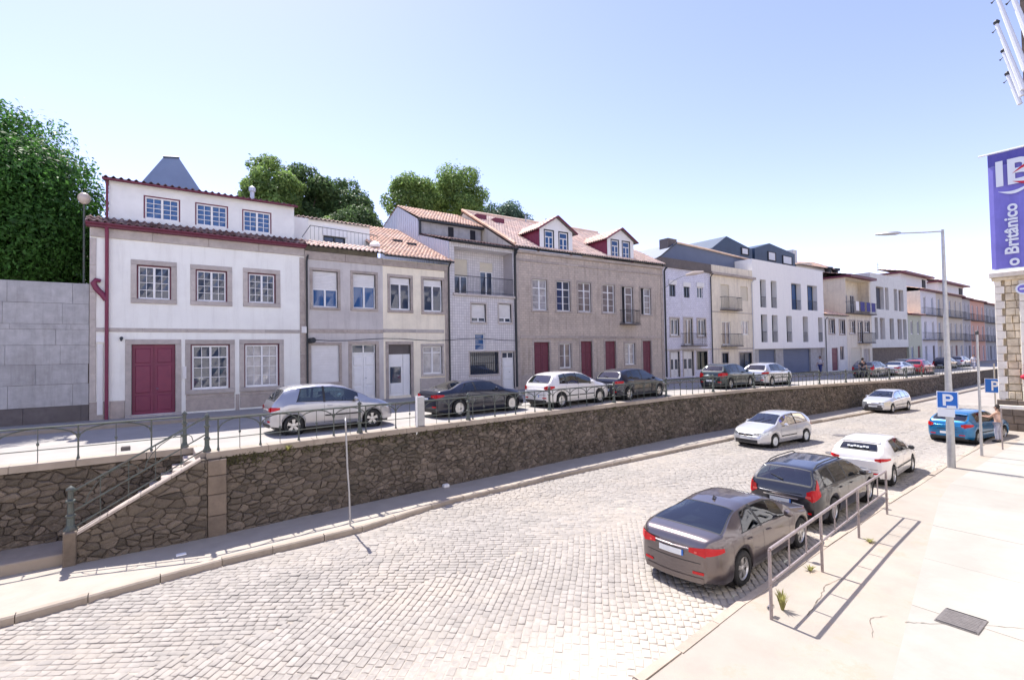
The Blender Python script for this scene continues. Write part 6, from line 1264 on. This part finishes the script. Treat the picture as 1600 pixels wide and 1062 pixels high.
def crack(pts, name_lab, z=.126, wd=.004):
    b = MB(); rd = random.Random(len(name_lab)); P = []
    for (a, c) in zip(pts[:-1], pts[1:]):
        for k in range(6): P.append((lerp(a[0], c[0], k/6)+rd.uniform(-.02, .02), lerp(a[1], c[1], k/6)+rd.uniform(-.02, .02)))
    P.append(pts[-1])
    for (a, c) in zip(P[:-1], P[1:]):
        d = Vector((c[0]-a[0], c[1]-a[1])); nrm_ = Vector((-d.y, d.x)).normalized()*wd*rd.uniform(.4, 1.3); b.quad([(a[0]-nrm_.x, a[1]-nrm_.y, z+.003), (c[0]-nrm_.x, c[1]-nrm_.y, z+.003), (c[0]+nrm_.x, c[1]+nrm_.y, z+.003), (a[0]+nrm_.x, a[1]+nrm_.y, z+.003)], 'mortar')
    o = b.build(name_lab, fix=False); tag(o, kind='structure')
crack([(8.9, 4.0), (9.7, 4.15), (10.3, 4.3), (10.9, 4.2)], 'pavement_crack', wd=.006); crack([(9.0, 3.1), (9.6, 3.35), (9.9, 3.2)], 'pavement_crack'); crack([(9.9, 2.95), (10.15, 2.72), (10.9, 2.05), (11.2, 1.6)], 'pavement_crack', wd=.006)
for k, (x, y, z, lab) in enumerate(((.55, 13.75, .128, 'white scrap of paper on the left pavement below the stair parapet'), (8.0, 15.0, .13, 'small white stone lying at the foot of the rubble wall'), (-.55, 16.7, 2.205, 'small dark stone block on the upper street beside the head of the stairs'))):
    tag(MB().bbox(-.10, .10, -.07, .07, 0, .03 if k == 0 else .10, 'white' if k < 2 else 'granite_d', .02, front='z').build(('paper_scrap', 'loose_stone', 'stone_block')[k], loc=(x, y, z)), lab, ('litter', 'stone', 'stone')[k])
# ------------------------------------------------------------------ stone building at the right edge, banner and flagpoles
sb = empty('stone_building', (36, 6.35, .1), label='rough yellow stone building corner at the right edge beside the blue car', cat='building')
Q = lambda y: y-6.35
MB().box(.12, 12, -20, 0, 0, 8.0, 'sandst').build('main_wall', sb); MB().box(.2, 12, -20, Q(5.0), 8.0, 24, 'plinthst').build('upper_wall', sb)
def face_stone(y1, y0, z0, z1, m, out_, nm):
    b = MB(); e = .02; x = -out_
    b.v = [(.2, y0, z0), (.2, y1, z0), (.2, y1, z1), (.2, y0, z1), (x+e, y0, z0), (x+e, y1, z0), (x+e, y1, z1), (x+e, y0, z1), (x, y0+e, z0+e), (x, y1-e, z0+e), (x, y1-e, z1-e), (x, y0+e, z1-e)]; b.t = [.5]*12; k = b.mi(m)
    for a in range(4): c = (a+1) % 4; b.f += [(a, c, 4+c, 4+a), (4+a, 4+c, 8+c, 8+a)]; b.m += [k, k]
    b.f.append((8, 9, 10, 11)); b.m.append(k); b.build(nm, sb)
rd = random.Random(5)
z = 0
while z < 1.25:
    h = .40; y = 0.06
    while y > -6: L = rd.uniform(.5, .9); face_stone(y, y-L+.012, z, z+h-.012, 'plinthst', .16+rd.uniform(0, .04), 'plinth_stone'); y -= L
    z += h
# quoins, rubble field and inner pilaster on the face turned to the street's near end
for k in range(17): face_stone(0.0-(.0), -.26-(.12 if k % 2 else 0), 1.25+k*.39, 1.25+k*.39+.378, 'sandlight', .10, 'quoin_stone')
for k in range(17):
    y = -.40
    while y > -3.2: L = rd.uniform(.2, .5); face_stone(y, y-L+.015, 1.25+k*.39+rd.uniform(0, .03), 1.25+k*.39+.37, 'sandst', rd.uniform(.0, .12), 'rubble_stone'); y -= L
for k in range(6): face_stone(-.92, -1.14, 1.25+k*1.08, 1.25+k*1.08+1.06, 'sandlight', .16, 'pilaster_stone')
face_stone(.12, -6, 1.12, 1.32, 'sandlight', .22, 'base_moulding'); face_stone(.16, -6, 7.95, 8.2, 'sandlight', .30, 'cornice_stone'); face_stone(.08, -6, 7.78, 7.94, 'sandst', .2, 'cornice_stone')
b = MB(); b.lathe([(.28, -.03), (.28, .0)], 'signwhite', (0, 0, 0), 20, axis='y'); b.lathe([(.20, -.04), (.20, -.03)], 'banner', (0, 0, 0), 20, axis='y'); b.box(-.12, .12, -.05, -.04, -.04, .04, 'signwhite')
o = b.build('oval_wall_sign'); o.location = (35.72, 5.25, 7.35); o.rotation_euler = (0, 0, R_(-90)); tag(o, 'white ringed violet oval sign high on the stone building under its cornice', 'sign')
o = MB(); o.tube([(0, .4, 0), (-.2, .1, .05), (-.25, -.4, .0), (0, -.7, -.1)], [.1, .22, .22, .1], 'bred', 8); o = o.build('red_awning', smooth=True, loc=(35.6, 5.0, 2.9)); tag(o, 'small red awning low on the stone building', 'awning')
bn = empty('banner', (35.2, 6.28, 8.4), label='tall violet banner with white lettering hanging above the stone cornice', cat='banner')
b = MB(); nb_ = 14; Wb_ = 2.6
for i in range(nb_):
    y0, y1 = -Wb_*i/nb_, -Wb_*(i+1)/nb_; f = lambda y: .035*math.sin(y*7)+.02*math.sin(y*15+1)
    for (z0, z1, m_) in ((0, 5.3, 'banner'), (5.3, 5.95, 'banner2')): b.quad([(f(y0), y0+.0, z0), (f(y1), y1, z0), (f(y1)*.4, y1, z1), (f(y0)*.4, y0, z1)], m_)
b.build('cloth', bn, smooth='all', fix=False); MB().tube([(0, .35, 6.0), (0, -3.2, 6.0)], .05, 'signwhite', 8).build('top_pole', bn); MB().tube([(0, .12, 0), (0, -2.7, 0)], .03, 'signwhite', 8).build('bottom_pole', bn)
def text(body, size, loc, rot, m, parent, name, bold=.0):
    c = bpy.data.curves.new(name, 'FONT'); c.body = body; c.size = size; c.extrude = .004; c.offset = bold; o = bpy.data.objects.new(name, c); COL.objects.link(o)
    dg = bpy.context.evaluated_depsgraph_get(); me = bpy.data.meshes.new_from_object(o.evaluated_get(dg)); bpy.data.objects.remove(o); me.materials.clear(); me.materials.append(M[m]); o2 = link(name, me, parent, loc, rot); return o2
text('IB', 1.75, (-.10, -.22, 4.25), (R_(90), 0, R_(-90)), 'signwhite', bn, 'letters', .05)
text('o Britânico', .70, (-.10, -1.02, .1), (R_(90), R_(-90), R_(-90)), 'signwhite', bn, 'lettering', .02)
for (m_, z_, dz_, y_) in (('signwhite', 3.95, -.35, -.35), ('bred', 4.35, -.28, -.9), ('bred', 4.72, .30, -.9)):
    b = MB(); n_ = 12
    for i in range(n_):
        t0, t1 = i/n_, (i+1)/n_; th = lambda t: .16*math.sin(math.pi*min(t*1.1, 1)); cz = lambda t: z_+dz_*math.sin(math.pi*t)+(.45*t if m_ == 'signwhite' else .2*t)
        b.quad([(-.12, y_-1.5*t0, cz(t0)-th(t0)*.5), (-.12, y_-1.5*t1, cz(t1)-th(t1)*.5), (-.12, y_-1.5*t1, cz(t1)+th(t1)*.5), (-.12, y_-1.5*t0, cz(t0)+th(t0)*.5)], m_)
    b.build('swoosh', bn, fix=False)
for k, (X, b0, b1, t0, t1) in enumerate(FL):
    r = empty('flagpole', b0, label='white slanting pole on the right facade, %s' % ('lowest of the row', 'second lowest of the row', 'third lowest of the row', 'second highest of the row', 'highest of the row')[k], cat='flagpole', group='slanting white poles on the facade')
    v = Vector(t0)-Vector(b0); MB().tube([(0, 0, 0), v], [.11, .07], 'signwhite', 8).build('shaft', r, smooth=True); MB().lathe([(.10, 0), (.13, .1), (.05, .2)], 'darkmetal', tuple(v), 8).build('cap', r)
    MB().tube([v+Vector((0, .0, -.2)), v+Vector((0, .1, -.3)), v+Vector((0, .16, -.34))], [.015, .02, .05], 'darkmetal', 6).build('fitting', r, smooth=True)
# ------------------------------------------------------------------ people
def person(X, Y, Z, head, label, shirt, trouser, hair, H=1.70, pose='stand', sleeve=True):
    root = empty('person', (X, Y, Z), R_(head), label, 'person'); k = H/1.75
    pts = {'pel': ((0, 0, .93), .125), 'wai': ((.01, 0, 1.08), .115), 'che': ((.02, 0, 1.30), .145), 'nec0': ((0, 0, 1.45), .07), 'nec': ((.01, 0, 1.52), .05), 'hd0': ((.03, 0, 1.58), .078), 'hd1': ((.025, 0, 1.67), .095), 'hd2': ((.01, 0, 1.735), .065)}
    E = [('pel', 'wai'), ('wai', 'che'), ('che', 'nec0'), ('nec0', 'nec'), ('nec', 'hd0'), ('hd0', 'hd1'), ('hd1', 'hd2')]
    for sg, n in ((-1, 'r'), (1, 'l')):
        st = (.20*sg if pose == 'walk' else .03*sg)
        bend = pose == 'reach'
        pts['hip'+n] = ((0, .09*sg, .88), .105); pts['kne'+n] = ((st*.6+.02, .10*sg, .49), .065); pts['ank'+n] = ((st*.9-.03, .10*sg, .09), .045); pts['toe'+n] = ((st*.9+.13, .115*sg, .04), .038)
        E += [('pel', 'hip'+n), ('hip'+n, 'kne'+n), ('kne'+n, 'ank'+n), ('ank'+n, 'toe'+n)]
        if bend: el = (.22, .24*sg, 1.18); ha = (.42, .18*sg, 1.20)
        else: el = (-.03-st*.3, .25*sg, 1.14); ha = (.06-st*.5, .26*sg, .88)
        pts['sho'+n] = ((0, .18*sg, 1.42), .065); pts['elb'+n] = (el, .045); pts['wri'+n] = (ha, .028); d = Vector(ha)-Vector(el); d.normalize(); pm_ = Vector(ha)+d*.07; pts['pal'+n] = (tuple(pm_), .034)
        E += [('che', 'sho'+n), ('sho'+n, 'elb'+n), ('elb'+n, 'wri'+n), ('wri'+n, 'pal'+n)]
        sd2 = d.cross(Vector((0, 1, 0))).normalized()
        for fi, (o_, ln) in enumerate(((-.027, .065), (-.009, .078), (.009, .073), (.027, .058))):
            a = pm_+sd2*o_+d*.03; b2 = a+d*ln*.55; c2 = b2+d*ln*.45+Vector((0, -sg*.018, 0)); nm = 'f%d%s' % (fi, n); pts[nm+'a'] = (tuple(a), .010); pts[nm+'b'] = (tuple(b2), .009); pts[nm+'c'] = (tuple(c2), .007); E += [('pal'+n, nm+'a'), (nm+'a', nm+'b'), (nm+'b', nm+'c')]
        a = Vector(ha)+d*.03+sd2*-.04; b2 = a+d*.035+sd2*-.02; pts['th'+n] = (tuple(a), .011); pts['ti'+n] = (tuple(b2), .009); E += [('wri'+n, 'th'+n), ('th'+n, 'ti'+n)]
    def skin(names, extra, nm, m_, over={}):
        names = [n_ for n_ in pts if n_ in names] if names else list(pts); ix = {n_: i for i, n_ in enumerate(names)}; bm = bmesh.new(); ly = bm.verts.layers.skin.verify(); vs = []
        for n_ in names: v = bm.verts.new(Vector(over.get(n_, pts[n_][0]))*k); r = (pts[n_][1]+extra)*k; v[ly].radius = (r, r); v[ly].use_root = n_ == names[0]; vs.append(v)
        for a, c in E:
            if a in ix and c in ix: bm.edges.new((vs[ix[a]], vs[ix[c]]))
        me = bpy.data.meshes.new(nm); bm.to_mesh(me); bm.free(); o = bpy.data.objects.new(nm, me); COL.objects.link(o); o.modifiers.new('s', 'SKIN').use_smooth_shade = True; md = o.modifiers.new('u', 'SUBSURF'); md.levels = 1; md.render_levels = 1
        dg = bpy.context.evaluated_depsgraph_get(); me2 = bpy.data.meshes.new_from_object(o.evaluated_get(dg)); bpy.data.objects.remove(o); me2.materials.clear(); me2.materials.append(M[m_]); return link(nm, me2, root)
    skin(None, 0, 'body', 'skin')
    skin(['pel', 'wai', 'che', 'nec0', 'shol', 'shor', 'elbl', 'elbr'] if sleeve else ['pel', 'wai', 'che', 'nec0', 'shol', 'shor'], .016, 'shirt', shirt)
    skin(['pel', 'hipl', 'hipr', 'knel', 'kner', 'ankl', 'ankr'], .018, 'trousers', trouser, {'pel': (0, 0, .95)})
    for n_ in 'lr': P = pts['ank'+n_][0]; b = MB(); b.tube([(P[0]-.08, P[1], .05), (P[0]+.02, P[1], .06), (P[0]+.13, P[1]+.01, .045), (P[0]+.19, P[1]+.01, .04)], [.045, .058, .05, .03], 'trim', 8); b.v = [(x*k, y*k, max(.0, z*k)) for x, y, z in b.v]; b.build('shoe', root, smooth=True)
    b = MB(); b.lathe([(.03, .13), (.085, .10), (.112, .04), (.112, -.02), (.10, -.07), (.07, -.10)], hair, (0, 0, 0), 12); b.v = [((x*.95-.012)*k+.02*k, y*.92*k, (z+1.69)*k) if x < .06 else ((.055)*k, y*.8*k, (max(z, .04)+1.69)*k) for x, y, z in b.v]; b.build('hair', root, smooth=True)
    MB().tube([(.115*k, 0, 1.675*k), (.135*k, 0, 1.635*k), (.11*k, 0, 1.625*k)], [.010, .016, .008], 'skin', 6).build('nose', root, smooth=True)
    for sg in (-1, 1): MB().lathe([(.001, -.012), (.012, -.006), (.012, .006), (.001, .012)], 'trim', (.108*k, sg*.035*k, 1.675*k), 6).build('eye', root); MB().tube([(.02*k, sg*.09*k, 1.62*k), (.01*k, sg*.105*k, 1.65*k), (.02*k, sg*.095*k, 1.68*k)], [.012, .018, .012], 'skin', 6).build('ear', root, smooth=True)
    MB().box(.104*k, .112*k, -.022*k, .022*k, 1.596*k, 1.603*k, 'bred').build('mouth', root)
    return root
M['shirt_pink'] = mat('peach_cotton', (.62, .42, .34), .9, var=.1); M['jeans_pale'] = mat('pale_grey_cotton', (.42, .42, .50), .9, var=.15); M['shirt_white'] = mat('white_cotton', (.66, .64, .68), .9); M['shorts_blue'] = mat('blue_cotton', (.05, .07, .22), .9); M['cloth_dark'] = mat('dark_cloth', (.03, .03, .045), .9); M['hair_dark'] = mat('dark_hair', (.025, .018, .015), .7)
person(31.3, 5.6, .12, 80, 'person in a peach top and pale trousers standing beside the blue car', 'shirt_pink', 'jeans_pale', 'hair_dark', 1.66, 'reach', False)
person(55.2, 22.9, zt(55)+.12, 180, 'person in a white shirt and blue trousers walking before the white modern block', 'shirt_white', 'shorts_blue', 'hair_dark', 1.75, 'walk')
person(51.0, 17.7, zt(51), 0, 'person in dark clothes standing behind the dark grey estate on the upper street', 'cloth_dark', 'cloth_dark', 'hair_dark', 1.75, 'walk')
person(82, 16.6, zt(82), 180, 'person in pale clothes by the railing at the far end of the upper street', 'shirt_white', 'jeans_pale', 'hair_dark', 1.75, 'walk')
